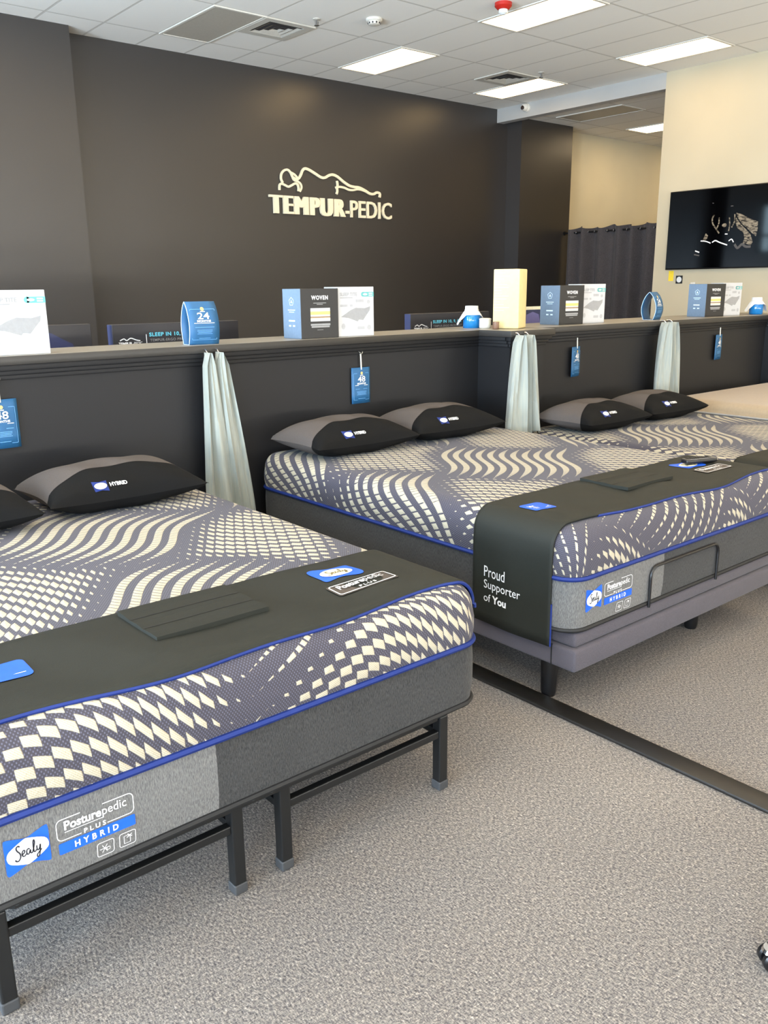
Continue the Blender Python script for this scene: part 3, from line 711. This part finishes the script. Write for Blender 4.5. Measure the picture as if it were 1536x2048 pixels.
# ------------------------------------------------------------------ runners across the foot of the beds
def runner(label, base, W, y0, y1, zt, hang=.385, art=True, seed=0, pad=True, hx=.09, right=None, skew=0., bind=0):
    right = hang if right is None else right
    rnd = random.Random(seed); ph = [rnd.uniform(0, 6.3) for _ in range(6)]
    t = thing('bed_runner', label, 'bed runner', base, 0, 'black bed runners')
    OFF = .008; rows = []; ny = 26
    prm = []
    for k in range(9): prm.append(('l', hang*(1-k/9)))
    for k in range(9): prm.append(('la', k/8))
    for k in range(1, 44): prm.append(('t', k/44))
    for k in range(9): prm.append(('ra', 1-k/8))
    for k in range(1, 10): prm.append(('r', right*k/9))
    for iy in range(ny):
        f = iy/(ny-1); row = []
        for kind, v in prm:
            y = y0+(y1-y0)*f
            xx = {'l': 0, 'la': .04, 'ra': W-.04, 'r': W}.get(kind, RS+(W-2*RS)*v)
            wav = .010*math.sin(xx*5.2+ph[0])+.006*math.sin(xx*11+ph[1])
            y += wav*(1-f)+skew*max(0, 1-xx/.35)*(1-f)+.006*math.sin(xx*4+ph[2])*f
            top = zt-drop(y)+OFF
            puff = .0035*math.sin(xx*9+ph[3]+f*2)+.003*math.sin(xx*17+f*5+ph[4])+.003
            rr = RS+OFF
            if kind == 't': p = (xx, y, top+puff*min(1, f*5, (1-f)*5+.3))
            elif kind == 'la': a = v*PI/2; p = (RS-rr*math.cos(a), y, top-rr+rr*math.sin(a))
            elif kind == 'ra': a = v*PI/2; p = (W-RS+rr*math.cos(a), y, top-rr+rr*math.sin(a))
            else:
                sgn = -1 if kind == 'l' else 1
                p = ((-OFF if kind == 'l' else W+OFF)+sgn*(.004+.004*math.sin(f*7+ph[5])*(v/hang)), y+.0*v, top-rr-v)
            row.append(p)
        rows.append(row)
    cl = MB().grid(rows).build('cloth', M['runner'], t, 80)
    sm = cl.modifiers.new('s', 'SOLIDIFY'); sm.thickness = .006; sm.offset = 0
    bv = bvh_of(cl)
    bp = [(p[0], p[1]+.002, p[2]-.003) for p in rows[0]]
    if bind: bp = bp[bind:]; MB().tube([(p[0]+.002, p[1], p[2]) for p in rows[0][:5]], .004, 6).build('binding', M['blue'], t, True)
    MB().tube(bp, .0055, 6).build('binding', M['blue'], t, True)
    if not art: return t
    ex, ey = (1, 0, 0), (0, 1, 0); O = (0, y0, zt+.01); dy = y1-y0
    if pad:
        m = [[(a, b_) for a in [.60+.32*i/10 for i in range(11)]] for b_ in [.155+.235*j/6 for j in range(7)]]
        vs = []; g = MB(); R_ = []; zmed = bv.ray_cast(Vector((.76, y0+.27, zt+.3)), Vector((0, 0, -1)))[0].z
        for row in m:
            rr = []
            for a, b_ in row:
                h_ = bv.ray_cast(Vector((a, y0+b_, zt+.3)), Vector((0, 0, -1)))
                st = min(abs(b_-.155-.235*q) for q in (.33, .66))
                rr.append((a, y0+b_, (h_[0].z*.3+zmed*.7)+.015-(.003 if st < .02 else 0)))
            R_.append(rr)
        pd = g.grid(R_).build('quilted_pocket', M['runner'], t)
        s2 = pd.modifiers.new('s', 'SOLIDIFY'); s2.thickness = .013; s2.offset = -1
        flat('stitch_line', join(*[rect(.602, .155+.235*q, .316, .003) for q in (.33, .66)]), (0, y0, zt), ex, ey, M['blackwelt'], pd, .0018, bvh_of(pd))
    c0 = (1.165, .225); s = .125
    em = flat('emblem', poly(smooth_pts([(c0[0]-.06*s, c0[1]+.2*s), (c0[0], c0[1]-.02*s), (c0[0]+.45*s, c0[1]+.02*s), (c0[0]+.9*s, c0[1]-.1*s), (c0[0]+1.12*s, c0[1]+.1*s), (c0[0]+1.1*s, c0[1]+.62*s), (c0[0]+1.02*s, c0[1]+.74*s), (c0[0]+.5*s, c0[1]+.7*s), (c0[0]+.1*s, c0[1]+.84*s), (c0[0]-.08*s, c0[1]+.7*s), (c0[0]-.06*s, c0[1]+.2*s)], 5)[:-1]), O, ex, ey, M['bluelab'], t, .005, bv)
    flat('oval', ell(c0[0]+.52*s, c0[1]+.36*s, .44*s, .25*s, -.05), O, ex, ey, M['cream_print'], em, .006, bv)
    flat('script', fit(sealy_script(), c0[0]+.22*s, c0[1]+.18*s, .6*s, .34*s), O, ex, ey, M['goldink'], em, .007, bv)
    px, py, pw, phh = 1.13, .115, .215, .075
    pt = flat('brand_patch', rrect(px, py, pw, phh, .008), O, ex, ey, M['brown'], t, .006, bv); pt['label'] = 'brown patch with white lettering'
    flat('patch_lettering', join(outline(rrect_pts(px+.006, py+.006, pw-.012, phh-.012, .008), .004), fit(text2d('Posture', .03), px+.024, py+.034, .09, .026), fit(text2d('pedic', 0), px+.116, py+.028, .07, .034), fit(text2d('PLUS', .02, 0, 1.4), px+.08, py+.011, .06, .011)), O, ex, ey, M['white'], pt, .0075, bv)
    hy, hw, hh = .185, .115, .1
    hp = flat('type_patch', rrect(hx, hy, hw, hh, .018), O, ex, ey, M['bluelab'], t, .005, bv); hp['label'] = 'blue patch with white lettering'
    flat('patch_lettering', join(fit(text2d('HYBRID', .03), hx+.014, hy+.045, .087, .024), rect(hx+.014, hy+.032, .087, .005), rect(hx+.014, hy+.022, .087, .003)), O, ex, ey, M['white'], hp, .006, bv)
    # slogan on the left overhang
    Oh = (0, y1, zt-RS-hang+.08); exh, eyh = (0, -1, 0), (0, 0, 1)
    flat('slogan', join(fit(text2d('Proud'), .058, .106, .105, .042), fit(text2d('Supporter'), .058, .050, .182, .044), fit(text2d('of'), .058, .008, .036, .031), fit(text2d('You', .035), .102, .008, .072, .031)), Oh, exh, eyh, M['white'], t, .005, bv)
    return t
runner('black bed runner with blue edge on the nearest mattress', B1, MW, .045, .455, MZT, .3, True, 1, True, .205, .012)
runner('black bed runner with white slogan, draped on the adjustable-base mattress', B2, 1.525, .05, .455, MZT, .36, True, 2, True, .09, None, .035, 22)
runner('black bed runner on the third patterned mattress', B3, 1.44, .14, .55, .365, .3, False, 3)

# ------------------------------------------------------------------ pillows
def make_pillow():
    t = thing('pillow', '', 'pillow', (0, 0, 0), 0, 'black and grey pillows')
    a, b_, h = .325, .215, .108; ns, nr = 56, 40; vs = []; uv = []; fs = []
    def prof(s, r): return max(0, (1-abs(s)**2.6)*(1-abs(r)**2.6))**.5
    for side in (1, -1):
        for j in range(nr+1):
            for i in range(ns+1):
                s = -1+2*i/ns; r = -1+2*j/nr
                x = a*s*(1-.085*(1-r*r)); y = b_*r*(1-.10*(1-s*s))
                th = prof(s, r); z = .052+.012*s*s+(h*th if side > 0 else -.052*min(1, th*1.3))+.02*(r+.2)*th*(side > 0)
                z += .003*math.sin(s*9+r*4)*(th > .05)
                vs.append((x, y, max(z, .001) if side < 0 else z)); uv.append((s, r) if side > 0 else (s, -1+abs(r+1)*.25 if s > -.6 else r))
    N = (ns+1)*(nr+1)
    for o in (0, N):
        for j in range(nr):
            for i in range(ns): k = o+j*(ns+1)+i; fs.append((k, k+1, k+ns+2, k+ns+1))
    m = MB(); m.add(vs, fs)
    body = m.build('cover', M['pillow'], t, 80, uv=uv)
    bv = bvh_of(body)
    # logo on the sloping black front
    ex = Vector((1, 0, 0)); ey = Vector((0, .62, .78)); O = Vector((-.14, -.20, .045)); s = .055
    em = flat('emblem', poly([(0, .05*s), (.5*s, .12*s), (s, 0), (1.02*s, .9*s), (.5*s, .84*s), (0, .98*s)]), O+ey*.045, ex, ey, M['blue'], t, .0025, bv)
    flat('oval', ell(.5*s, .48*s, .44*s, .27*s), O+ey*.045, ex, ey, M['white'], em, .0035, bv)
    flat('script', fit(sealy_script(), .24*s, .33*s, .5*s, .32*s), O+ey*.045, ex, ey, M['grey'], em, .0045, bv)
    flat('lettering', fit(text2d('HYBRID', .03), .064, .018, .07, .018), O+ey*.045, ex, ey, M['white'], t, .003, bv)
    return t
p0 = make_pillow()
pl = [(B1, .79+.325, 1.68, .0, 'black and grey pillow on the nearest mattress, by the pale hanging sheet'), (B1, .115+.325, 1.64, -.02, 'pillow cut by the left picture edge on the nearest mattress'),
      (B2, .03+.325, 1.72, .0, 'first pillow on the adjustable-base mattress, at its corner'), (B2, .685+.325, 1.73, -.02, 'second pillow on the adjustable-base mattress, under the blue tag'),
      (B3, .025+.325, 1.66, .0, 'first pillow on the third mattress, beside the hanging sheet on the post'), (B3, .69+.325, 1.66, -.02, 'second pillow on the third mattress, next to the beige mattress')]
for k, (B, x, y, rz, lb) in enumerate(pl):
    loc = (B[0]+x, B[1]+y, B[2]+(.365 if B is B3 else MZT)+.007)
    if k == 0: p0.location = loc; p0.rotation_euler = (0, 0, rz); p0['label'] = lb
    else: dup(p0, loc, rz, lb)
# remote control on the second runner
q = at_z(1398, 925, B2[2]+MZT+.02)
t = thing('remote_control', 'slim black remote control lying on the runner', 'remote control', (q.x, q.y, B2[2]+MZT+.021), -.35)
MB().box((-.085, -.022, 0), (.085, .022, .02), .006, 3).build('body', M['blackp'], t, 40)
MB().box((-.08, -.019, .0195), (.08, .019, .0215)).build('face_plate', M['steel'], t)
m = MB()
for i in range(6):
    for j in range(3): m.box((-.07+i*.022, -.014+j*.011, .021), (-.07+i*.022+.014, -.014+j*.011+.007, .0235))
m.build('keypad', M['blackp'], t)

# ------------------------------------------------------------------ hanging sheets
def sheet(label, x, y, z, L, lobes, seed):
    rnd = random.Random(seed)
    t = thing('hanging_sheet', label, 'sheet', (x, y, z), 0, 'pale sheets hung from hooks')
    for dx, bx, w0, w1 in lobes:
        rows = []; n = 40; ph = [rnd.uniform(0, 6.3) for _ in range(4)]
        for k in range(30):
            f = k/29; w = w0+(w1-w0)*min(1, f*1.15)**.8; w *= (1 if f > .06 else .25+.75*f/.06)
            cx = dx+(bx-dx)*f**1.1; zz = -L*f; r = []
            for i in range(n):
                a = 2*PI*i/n
                fold = 1+.5*math.sin(5*a+ph[0]+f*1.5)+.38*math.sin(8*a+ph[1]-f*1.6)+.10*math.sin(15*a+ph[2]+f)
                r.append((cx+w/2*math.cos(a)*(1+.06*math.sin(5*f+ph[3])), -.054-.006*f+(.026+.014*f)*math.sin(a)*fold, zz+(.02*math.sin(3*a+ph[2]) if k == 29 else 0)))
            rows.append(r)
        m = MB().grid(rows, True); m.f += [tuple(range(n)), tuple(29*n+i for i in range(n))]
        m.build('fabric', M['sheet'], t, 80)
        MB().tube([(dx, .0, .012), (dx, -.03, .012), (dx, -.045, 0), (dx, -.04, -.018), (dx, -.03, -.016)], .0035, 8).build('hook', M['chrome'], t, True)
    return t
sheet('pale blue-white sheet hanging on the partition between the first two beds', 2.05, 3.70, 1.21, .86, [(-.075, -.035, .05, .18), (-.015, .065, .06, .15)], 3)
sheet('pale sheet hanging on the projecting partition post', 3.945, 3.44, 1.22, .59, [(-.06, -.07, .05, .20), (.02, .06, .05, .13)], 4)
sheet('pale sheet hanging beside the beige mattress, farthest along the partition', 5.60, 3.53, 1.238, .53, [(-.04, -.05, .06, .19), (.045, .08, .05, .15)], 9)

# ------------------------------------------------------------------ blue price tags on the partition
def price_art(t, O, ex, ey, w, h, num, off, bv=None):
    sh = join(outline(rrect_pts(.09*w, .1*h, .82*w, .74*h, .003), .012*w), *[rect(w/2-.32*w*f, y*h, .64*w*f, .010*h) for y, f in ((.40, 1), (.33, .8), (.30, .8), (.27, .7), (.24, .8), (.13, .6))])
    flat('printed_lines', sh, O, ex, ey, M['tagline'], t, off, bv)
    flat('lettering', join(fit(text2d(num, .012), w*.30, h*.60, w*.40, h*.16), fit(text2d('MONTHS', .03), w*.27, h*.53, w*.46, h*.05), rect(w*.16, h*.50, w*.68, h*.012), rect(w*.42, h*.775, w*.16, h*.018)), O, ex, ey, M['white'], t, off, bv)
    flat('crest', ell(w/2, h*.845, w*.06, w*.06), O, ex, ey, M['gold'], t, off*1.3, bv)
def price_tag(label, x, y, z, w, h, num, rz=0, chain=.085):
    t = thing('price_tag', label, 'tag', (x, y, z), rz, 'blue hanging price tags')
    R_ = [[(-w/2+w*i/8, -.006-.006*math.sin(i/8*PI), -h+h*j/4) for i in range(9)] for j in range(5)]
    cd = MB().grid(R_).build('card', M['tagblue'], t, 60)
    s2 = cd.modifiers.new('s', 'SOLIDIFY'); s2.thickness = .002
    price_art(t, (-w/2, -.012, -h), (1, 0, 0), (0, 0, 1), w, h, num, .0025, bvh_of(cd))
    if chain:
        MB().tube([(0, -.012, -.012), (0, -.010, chain*.5), (-.002, -.010, chain-.012)], .004, 6).build('strap', M['jarwhite'], t)
        MB().tube([(-.014, 0, chain+.006), (-.01, -.012, chain-.002), (0, -.014, chain-.014), (.01, -.012, chain-.002), (.014, 0, chain+.006)], .003, 6).build('hook', M['chain'], t)
    return t
price_tag('blue hanging tag reading 48 months above the second mattress pillows', 2.955, 3.735, 1.073, .13, .198, '48')
price_tag('blue tag cut by the left picture edge, above the nearest mattress', 1.042, 3.735, 1.066, .135, .205, '48')
price_tag('blue hanging tag turned edgewise above the third mattress', 4.655, 3.575, 1.108, .135, .195, '48', .24)
price_tag('blue hanging tag above the beige mattress, smallest in view', 6.47, 3.575, 1.112, .135, .195, '48', .16)

# ------------------------------------------------------------------ things on top of the partition
def tent_card(label, x, y, rz, z, num='24'):
    t = thing('tent_card', label, 'display card', (x, y, z), rz, 'blue standing cards')
    w, h = .15, .20
    cp = smooth_pts([(.036, 0), (.050, .04), (.055, .08), (.047, .125), (.027, .17), (.001, .20)], 4)
    full = [(-p, q) for p, q in cp]+[(p, q) for p, q in cp[::-1][1:]]
    rows = [[(xx, p, q) for p, q in full] for xx in [-w/2+w*i/4 for i in range(5)]]
    m = MB().grid(rows, True)
    cd = m.build('card', M['tagblue'], t, 50); s2 = cd.modifiers.new('s', 'SOLIDIFY'); s2.thickness = .002; s2.offset = 0
    price_art(t, (-w/2, -.08, .004), (1, 0, 0), (0, 0, 1), w, h*.96, num, .003, bvh_of(cd))
    e = [(-w/2-.0005, p, q) for p, q in full]; MB().tube(e, .0016, 5, True).build('paper_edge', M['lightink'], t)
    return t
tent_card('blue standing card reading 24 months, over the hanging sheet', 2.02, 3.79, -.12, ZT)
tent_card('blue looped standing card nearest the beige mattress', 5.74, 3.72, .22, ZT+.004)
def woven_box():
    t = thing('woven_box', '', 'box', (0, 0, 0), 0, 'blue and black bedding boxes')
    W, D, Hh = .24, .17, .255
    MB().box((0, .001, 0), (W, D, Hh), .002).build('carton', M['boxblack'], t)
    MB().box((-.0012, .001, .001), (.0005, D-.001, Hh-.001)).build('side_panel', M['boxblue'], t)['label'] = 'blue side panel'
    flat('side_print', join(outline([(D/2+.022*math.sin(2*PI*k/5), .19+.022*math.cos(2*PI*k/5)) for k in range(5)], .003), poly([(D/2-.009, .183), (D/2+.009, .183), (D/2, .2)]), rect(D*.3, .145, D*.4, .004), rect(D*.36, .135, D*.28, .003), rect(D*.33, .088, D*.34, .008), rect(D*.33, .062, D*.12, .008), rect(D*.55, .062, D*.12, .008)), (-.0012, D, 0), (0, -1, 0), (0, 0, 1), M['lightink'], t, .0008)
    O, ex, ey = (0, .001, 0), (1, 0, 0), (0, 0, 1)
    flat('title_lettering', fit(text2d('WOVEN', .035, 0, 1.2), W*.28, .198, W*.44, .022), O, ex, ey, M['white'], t, .0008)
    flats('small_print', (rect(W*.33, .180, W*.34, .003), rect(W*.42, .173, W*.16, .003), rect(W*.25, .066, W*.52, .010), rect(W*.27, .056, W*.48, .008), rect(W*.42, .043, W*.16, .002)), O, ex, ey, M['grey'], t, .0008)
    st = [M['boxwhite'], M['cream_print'], M['gold'], M['yellowgreen'], M['boxwhite'], M['brownstripe'], M['cream_print'], M['boxwhite']]
    for k, mm in enumerate(st): flat('sheet_picture', rect(W*.25, .088+.0085*(7-k), W*.52, .0082), O, ex, ey, mm, t, .0008)
    return t
M['yellowgreen'] = plain('yellow_green_print', (196, 194, 106), .6); M['brownstripe'] = plain('taupe_print', (146, 122, 98), .6)
def tite_box():
    t = thing('protector_box', '', 'box', (0, 0, 0), 0, 'white bedding boxes')
    W, D, Hh = .25, .12, .262
    MB().box((0, .001, 0), (W, D, Hh), .002).build('carton', M['boxwhite'], t)
    O, ex, ey = (0, .001, 0), (1, 0, 0), (0, 0, 1)
    bd = flat('corner_badge', join(ell(W*.70, .222, .0125, .0125), rect(W*.70, .2095, W*.30, .025)), O, ex, ey, M['teal'], t, .0008)
    flat('badge_print', join(ell(W*.76, .222, .016, .006), rect(W*.86, .224, W*.1, .006), rect(W*.86, .214, W*.1, .006)), O, ex, ey, M['boxwhite'], bd, .0014)
    flat('title_lettering', join(fit(text2d('SLEEP TITE', .02), W*.08, .214, W*.46, .018), rect(W*.08, .203, W*.34, .004)), O, ex, ey, M['pale'], t, .0008)
    flat('picture', poly([(W*.10, .105), (W*.36, .14), (W*.5, .152), (W*.74, .148), (W*.90, .158), (W*.88, .135), (W*.84, .125), (W*.70, .085), (W*.58, .088), (W*.55, .078), (W*.3, .098)]), O, ex, ey, M['pale'], t, .0008)
    flats('small_print', (rect(W*.5, .18, W*.22, .016), ell(W*.85, .182, .012, .010), rect(W*.08, .158, W*.2, .012), rect(W*.34, .158, W*.08, .012), ell(W*.86, .045, .014, .014), rect(W*.54, .036, W*.2, .016), ell(W*.16, .055, .013, .016)), O, ex, ey, M['palest'], t, .0008)
    return t
wb = woven_box(); tb = tite_box()
for k, (x, y, rz, z, lw, lt, gx, gy) in enumerate(((2.572, 3.735, -.02, ZT, 'blue and black bedding box with striped picture, on the near partition', 'white bedding box standing right of the near blue and black box', .246, .02),
                                       (4.60, 3.68, -.06, ZT+.004, 'blue and black bedding box in front of the dark curtain', 'white bedding box in front of the dark curtain', .245, .03),
                                       (6.42, 3.68, -.12, ZT+.004, 'blue and black bedding box under the television', 'white bedding box under the television', .245, .03))):
    cs, sn = math.cos(rz), math.sin(rz); l2 = (x+gx*cs-gy*sn, y+gx*sn+gy*cs, z)
    if k == 0:
        wb.location = (x, y, z); wb.rotation_euler.z = rz; wb['label'] = lw; tb.location = l2; tb.rotation_euler.z = rz; tb['label'] = lt
    else: dup(wb, (x, y, z), rz, lw); dup(tb, l2, rz, lt)
dup(tb, (1.025, 3.735, ZT), -.02, 'white bedding box cut by the left picture edge')
def cloth_jar(label, x, y, z):
    t = thing('cloth_covered_jar', label, 'jar', (x, y, z), 0, 'blue jars under white cloths')
    MB().lathe([(.050, 0), (.055, .006), (.055, .085), (.042, .108), (.038, .112), (.038, .132)], n=24).build('glass', M['jarblue'], t, 40)
    rows = []
    for k in range(14):
        f = k/13; r = []
        for i in range(48):
            a = 2*PI*i/48; co = max(0, math.cos(2*a+1.2))**1.3
            if f < .16: rad, zz = .041*min(1, f*7), .139-.002*f
            elif f < .3: rad, zz = .042, .139-.028*(f-.16)/.14
            else:
                q = (f-.3)/.7; rad = .042+(.022+.030*co)*q**.8+.005*math.sin(9*a)*q; zz = .111-(.028+.062*co)*q
            r.append((rad*math.cos(a), rad*math.sin(a), zz))
        rows.append(r)
    MB().grid(rows, True).build('cloth_cover', M['tissue'], t, 80)
    MB().tube([(.0435*math.cos(2*PI*k/20), .0435*math.sin(2*PI*k/20), .113) for k in range(20)], .003, 6, True).build('tie', M['jarwhite'], t, True)
    return t
cloth_jar('blue glass jar under a white cloth, left of the tall foam block', 4.0, 3.90, ZT)
cloth_jar('blue glass jar under a white cloth, cut by the right picture edge', 7.20, 3.66, ZT+.006)
t = thing('candle_jar', 'small white lidded jar beside the cloth-covered jar', 'jar', (4.02, 3.80, ZT+.003))
MB().lathe([(.034, 0), (.037, .004), (.037, .045), (.035, .05)], n=24).build('body', M['jarwhite'], t, 40); MB().lathe([(.038, .049), (.038, .058), (.03, .061)], n=24).build('lid', M['jarwhite'], t, 40)
t = thing('brown_jar', 'tiny brown jar in front of the tall foam block', 'jar', (3.945, 3.64, ZT+.003))
MB().lathe([(.018, 0), (.02, .003), (.02, .034), (.018, .036)], n=20).build('body', M['brownjar'], t, 40); MB().lathe([(.0205, .035), (.0205, .044), (.016, .045)], n=20).build('lid', M['brownjar'], t, 40)
t = thing('foam_block', 'tall pale yellow foam block standing on the partition post', 'foam block', (4.09, 3.66, ZT+.003), math.radians(-66))
m = MB().box((-.083, -.078, 0), (.083, .078, .355), .006, 3); m.build('foam', M['foam'], t, 40)
o = MB()
for k in range(14): z = .33-.017*k; o.box((-.075, -.0786, z), (-.01+.03*math.sin(k*1.7), -.0779, z+.003))
o.build('ridges', plain('foam_ridge_tone', (222, 208, 164), .8), t)  # ridges slightly paler than the foam
tag(MB().box((6.80, 3.70, ZT+.004), (6.815, 3.74, ZT+.07), .001).build('glass_card', M['glassgreen']), 'thin pale green card standing beside the far white box', 'card')

# dark display panels standing behind the partition
def panel(label, x0, x1, ztop, y=4.35):
    t = thing('display_panel', label, 'sign', (x0, y, 0), 0, 'black slogan panels behind the partition')
    w = x1-x0
    MB().box((0, 0, .0), (w, .06, ztop), .003).build('board', M['signblack'], t)
    MB().box((-.0015, .002, 0), (.0005, .058, ztop-.002)).build('board_edge', M['navy'], t)
    h = ztop-ZT
    O = (0, 0, ztop); ex, ey = (1, 0, 0), (0, 0, 1)
    flat('slogan_lettering', fit(text2d('SLEEP IN 10, 9, 8...', .03, 0, 1.1), w*.27, -.071, w*.36, .024), O, ex, ey, M['cyan'], t, .001)
    flat('small_lettering', join(fit(text2d('TEMPUR-ERGO PROSMART', .005, 0, 1.1), w*.275, -.094, w*.36, .014), fit(text2d('HELP YOU RELAX INTO SLUMBER', .005, 0, 1.1), w*.275, -.114, w*.41, .013)), O, ex, ey, M['pale'], t, .001)
    flat('brand_lettering', join(fit(text2d('TEMPUR', .04), w*.04, -.106, w*.1, .014), fit(text2d('-PEDIC', 0), w*.145, -.106, w*.07, .014), stroke([(w*.05, -.083), (w*.08, -.074), (w*.1, -.083), (w*.13, -.072), (w*.17, -.082), (w*.2, -.087)], .005)), O, ex, ey, M['white'], t, .001)
    flat('divider_line', rect(w*.245, -.145, .004, .09), O, ex, ey, M['white'], t, .001)
    return t
panel('black slogan panel behind the partition, left of the near standing card', 1.81, 2.56, 1.326)
panel('black slogan panel behind the partition, beside the cloth-covered jar', 3.88, 4.64, 1.326)
t = thing('picture_panel', 'dark picture panel with brown and navy shapes behind the white box', 'picture', (1.30, 4.35, 0))
MB().box((0, 0, 0), (.40, .05, 1.335), .003).build('board', M['signblack'], t)
flat('print_brown', poly(smooth_pts([(.05, 1.20), (.07, 1.29), (.12, 1.31), (.16, 1.27), (.17, 1.20)])), (0, 0, 0), (1, 0, 0), (0, 0, 1), M['skin'], t, .001)
flat('print_navy', poly([(.17, 1.20), (.18, 1.30), (.20, 1.295), (.26, 1.26), (.30, 1.24), (.31, 1.20)]), (0, 0, 0), (1, 0, 0), (0, 0, 1), M['navy'], t, .0012)
t = thing('picture_panel', 'pale-edged picture panel with lilac bedding print right of the foam block', 'picture', (5.02, 4.35, 0))
MB().box((0, 0, 0), (.60, .05, 1.345), .003).build('board', M['navy'], t)
MB().box((-.001, -.002, 1.325), (.601, .052, 1.347), .002).build('top_edge', M['cream_print'], t)
flat('print_lilac', poly([(.02, 1.2), (.03, 1.29), (.1, 1.31), (.17, 1.29), (.2, 1.2)]), (0, 0, 0), (1, 0, 0), (0, 0, 1), M['lilac'], t, .001)
flat('print_pale', poly([(.22, 1.2), (.27, 1.3), (.35, 1.315), (.45, 1.31), (.5, 1.2)]), (0, 0, 0), (1, 0, 0), (0, 0, 1), M['lilac2'], t, .001)

# ------------------------------------------------------------------ stool base with casters at the bottom right
t = thing('rolling_stool', 'chrome and black caster base cut by the right picture edge', 'stool', (1.893, .502, 0))
MB().lathe([(.035, .075), (.04, .1), (.03, .14), (.022, .16), (.022, .45)], n=20).build('column', M['chrome'], t, 40)
MB().lathe([(.17, .45), (.19, .47), (.19, .52), (.17, .54)], n=32).build('seat', M['blackp'], t, 40)
for k in range(5):
    a = math.radians(140)+k*2*PI/5; ca, sa = math.cos(a), math.sin(a); R_ = .265
    lg = MB().tube([(.02*ca, .02*sa, .105), (R_*.6*ca, R_*.6*sa, .095), (R_*ca, R_*sa, .075)], [.02, .016, .012], 10).build('leg', M['chrome'], t, 60)
    cx, cy = R_*ca, R_*sa
    MB().tube([(cx, cy, .08), (cx, cy, .04)], .006, 8).build('caster_stem', M['chrome'], lg)
    for s_ in (-1, 1):
        ox, oy = -sa*.014*s_, ca*.014*s_
        m = MB(); pr = [(.004, -.009), (.022, -.009), (.026, -.005), (.026, .005), (.022, .009), (.004, .009)]; vs = []; n = 20
        for r_, h_ in pr:
            for i in range(n): q = 2*PI*i/n; vs.append((cx+ox+ca*r_*math.cos(q)-sa*h_, cy+oy+sa*r_*math.cos(q)+ca*h_, .027+r_*math.sin(q)))
        fs = [(i*n+j, i*n+(j+1) % n, (i+1)*n+(j+1) % n, (i+1)*n+j) for i in range(len(pr)-1) for j in range(n)]+[tuple(range(n)), tuple((len(pr)-1)*n+j for j in range(n))]
        m.add(vs, fs); m.build('caster_wheel', M['blackp'], lg, 40)
    MB().lathe([(.02, .052), (.024, .044), (.018, .038)], (cx, cy, 0), 14).build('caster_hood', M['chrome'], lg, 40)

# ------------------------------------------------------------------ light: sky outside the storefront, added upward fill for the ceiling, ceiling panels inside
w = bpy.data.worlds.new('world'); bpy.context.scene.world = w; w.use_nodes = True
w.node_tree.nodes['Background'].inputs[0].default_value = (.70, .84, 1.0, 1); w.node_tree.nodes['Background'].inputs[1].default_value = 1.6
def area(name, loc, direction, sx, sy, energy, color):
    L = bpy.data.lights.new(name, 'AREA'); L.shape = 'RECTANGLE'; L.size = sx; L.size_y = sy; L.energy = energy; L.color = color
    o = bpy.data.objects.new(name, L); C.objects.link(o); o.location = loc
    o.rotation_euler = Vector(direction).to_track_quat('-Z', 'Z').to_euler()
for y0, y1 in ((-4.9, -1.0), (-.6, 3.2), (3.6, 7.4)):
    area('window_daylight', (XL-.25, (y0+y1)/2, 2.0), (1, 0, 0), y1-y0, 2.8, 430, (.44, .71, 1.0))
    area('ceiling_fill', (XL-.6, (y0+y1)/2, .3), (.75, 0, .66), y1-y0, 1.4, 1250, (.84, .92, 1.0))  # added lamp outside the left windows, tilted up to brighten the ceiling
for x0, x1 in FW:
    area('window_daylight', ((x0+x1)/2, YF-.25, 2.0), (0, 1, 0), x1-x0, 2.8, 30, (.92, .96, 1.0))  # daylight for the added front windows
    area('ceiling_fill', ((x0+x1)/2, YF-.6, .3), (0, .75, .66), x1-x0, 1.4, 850, (1., .93, .80))  # added warm lamp behind the camera, tilted up at the ceiling
sc = bpy.context.scene
sc.view_settings.view_transform = 'Standard'; sc.view_settings.look = 'None'; sc.view_settings.exposure = .08; sc.view_settings.gamma = 1
sc.cycles.max_bounces = 6; sc.cycles.diffuse_bounces = 4; sc.cycles.use_denoising = True
sc.cycles.sample_clamp_indirect = 6
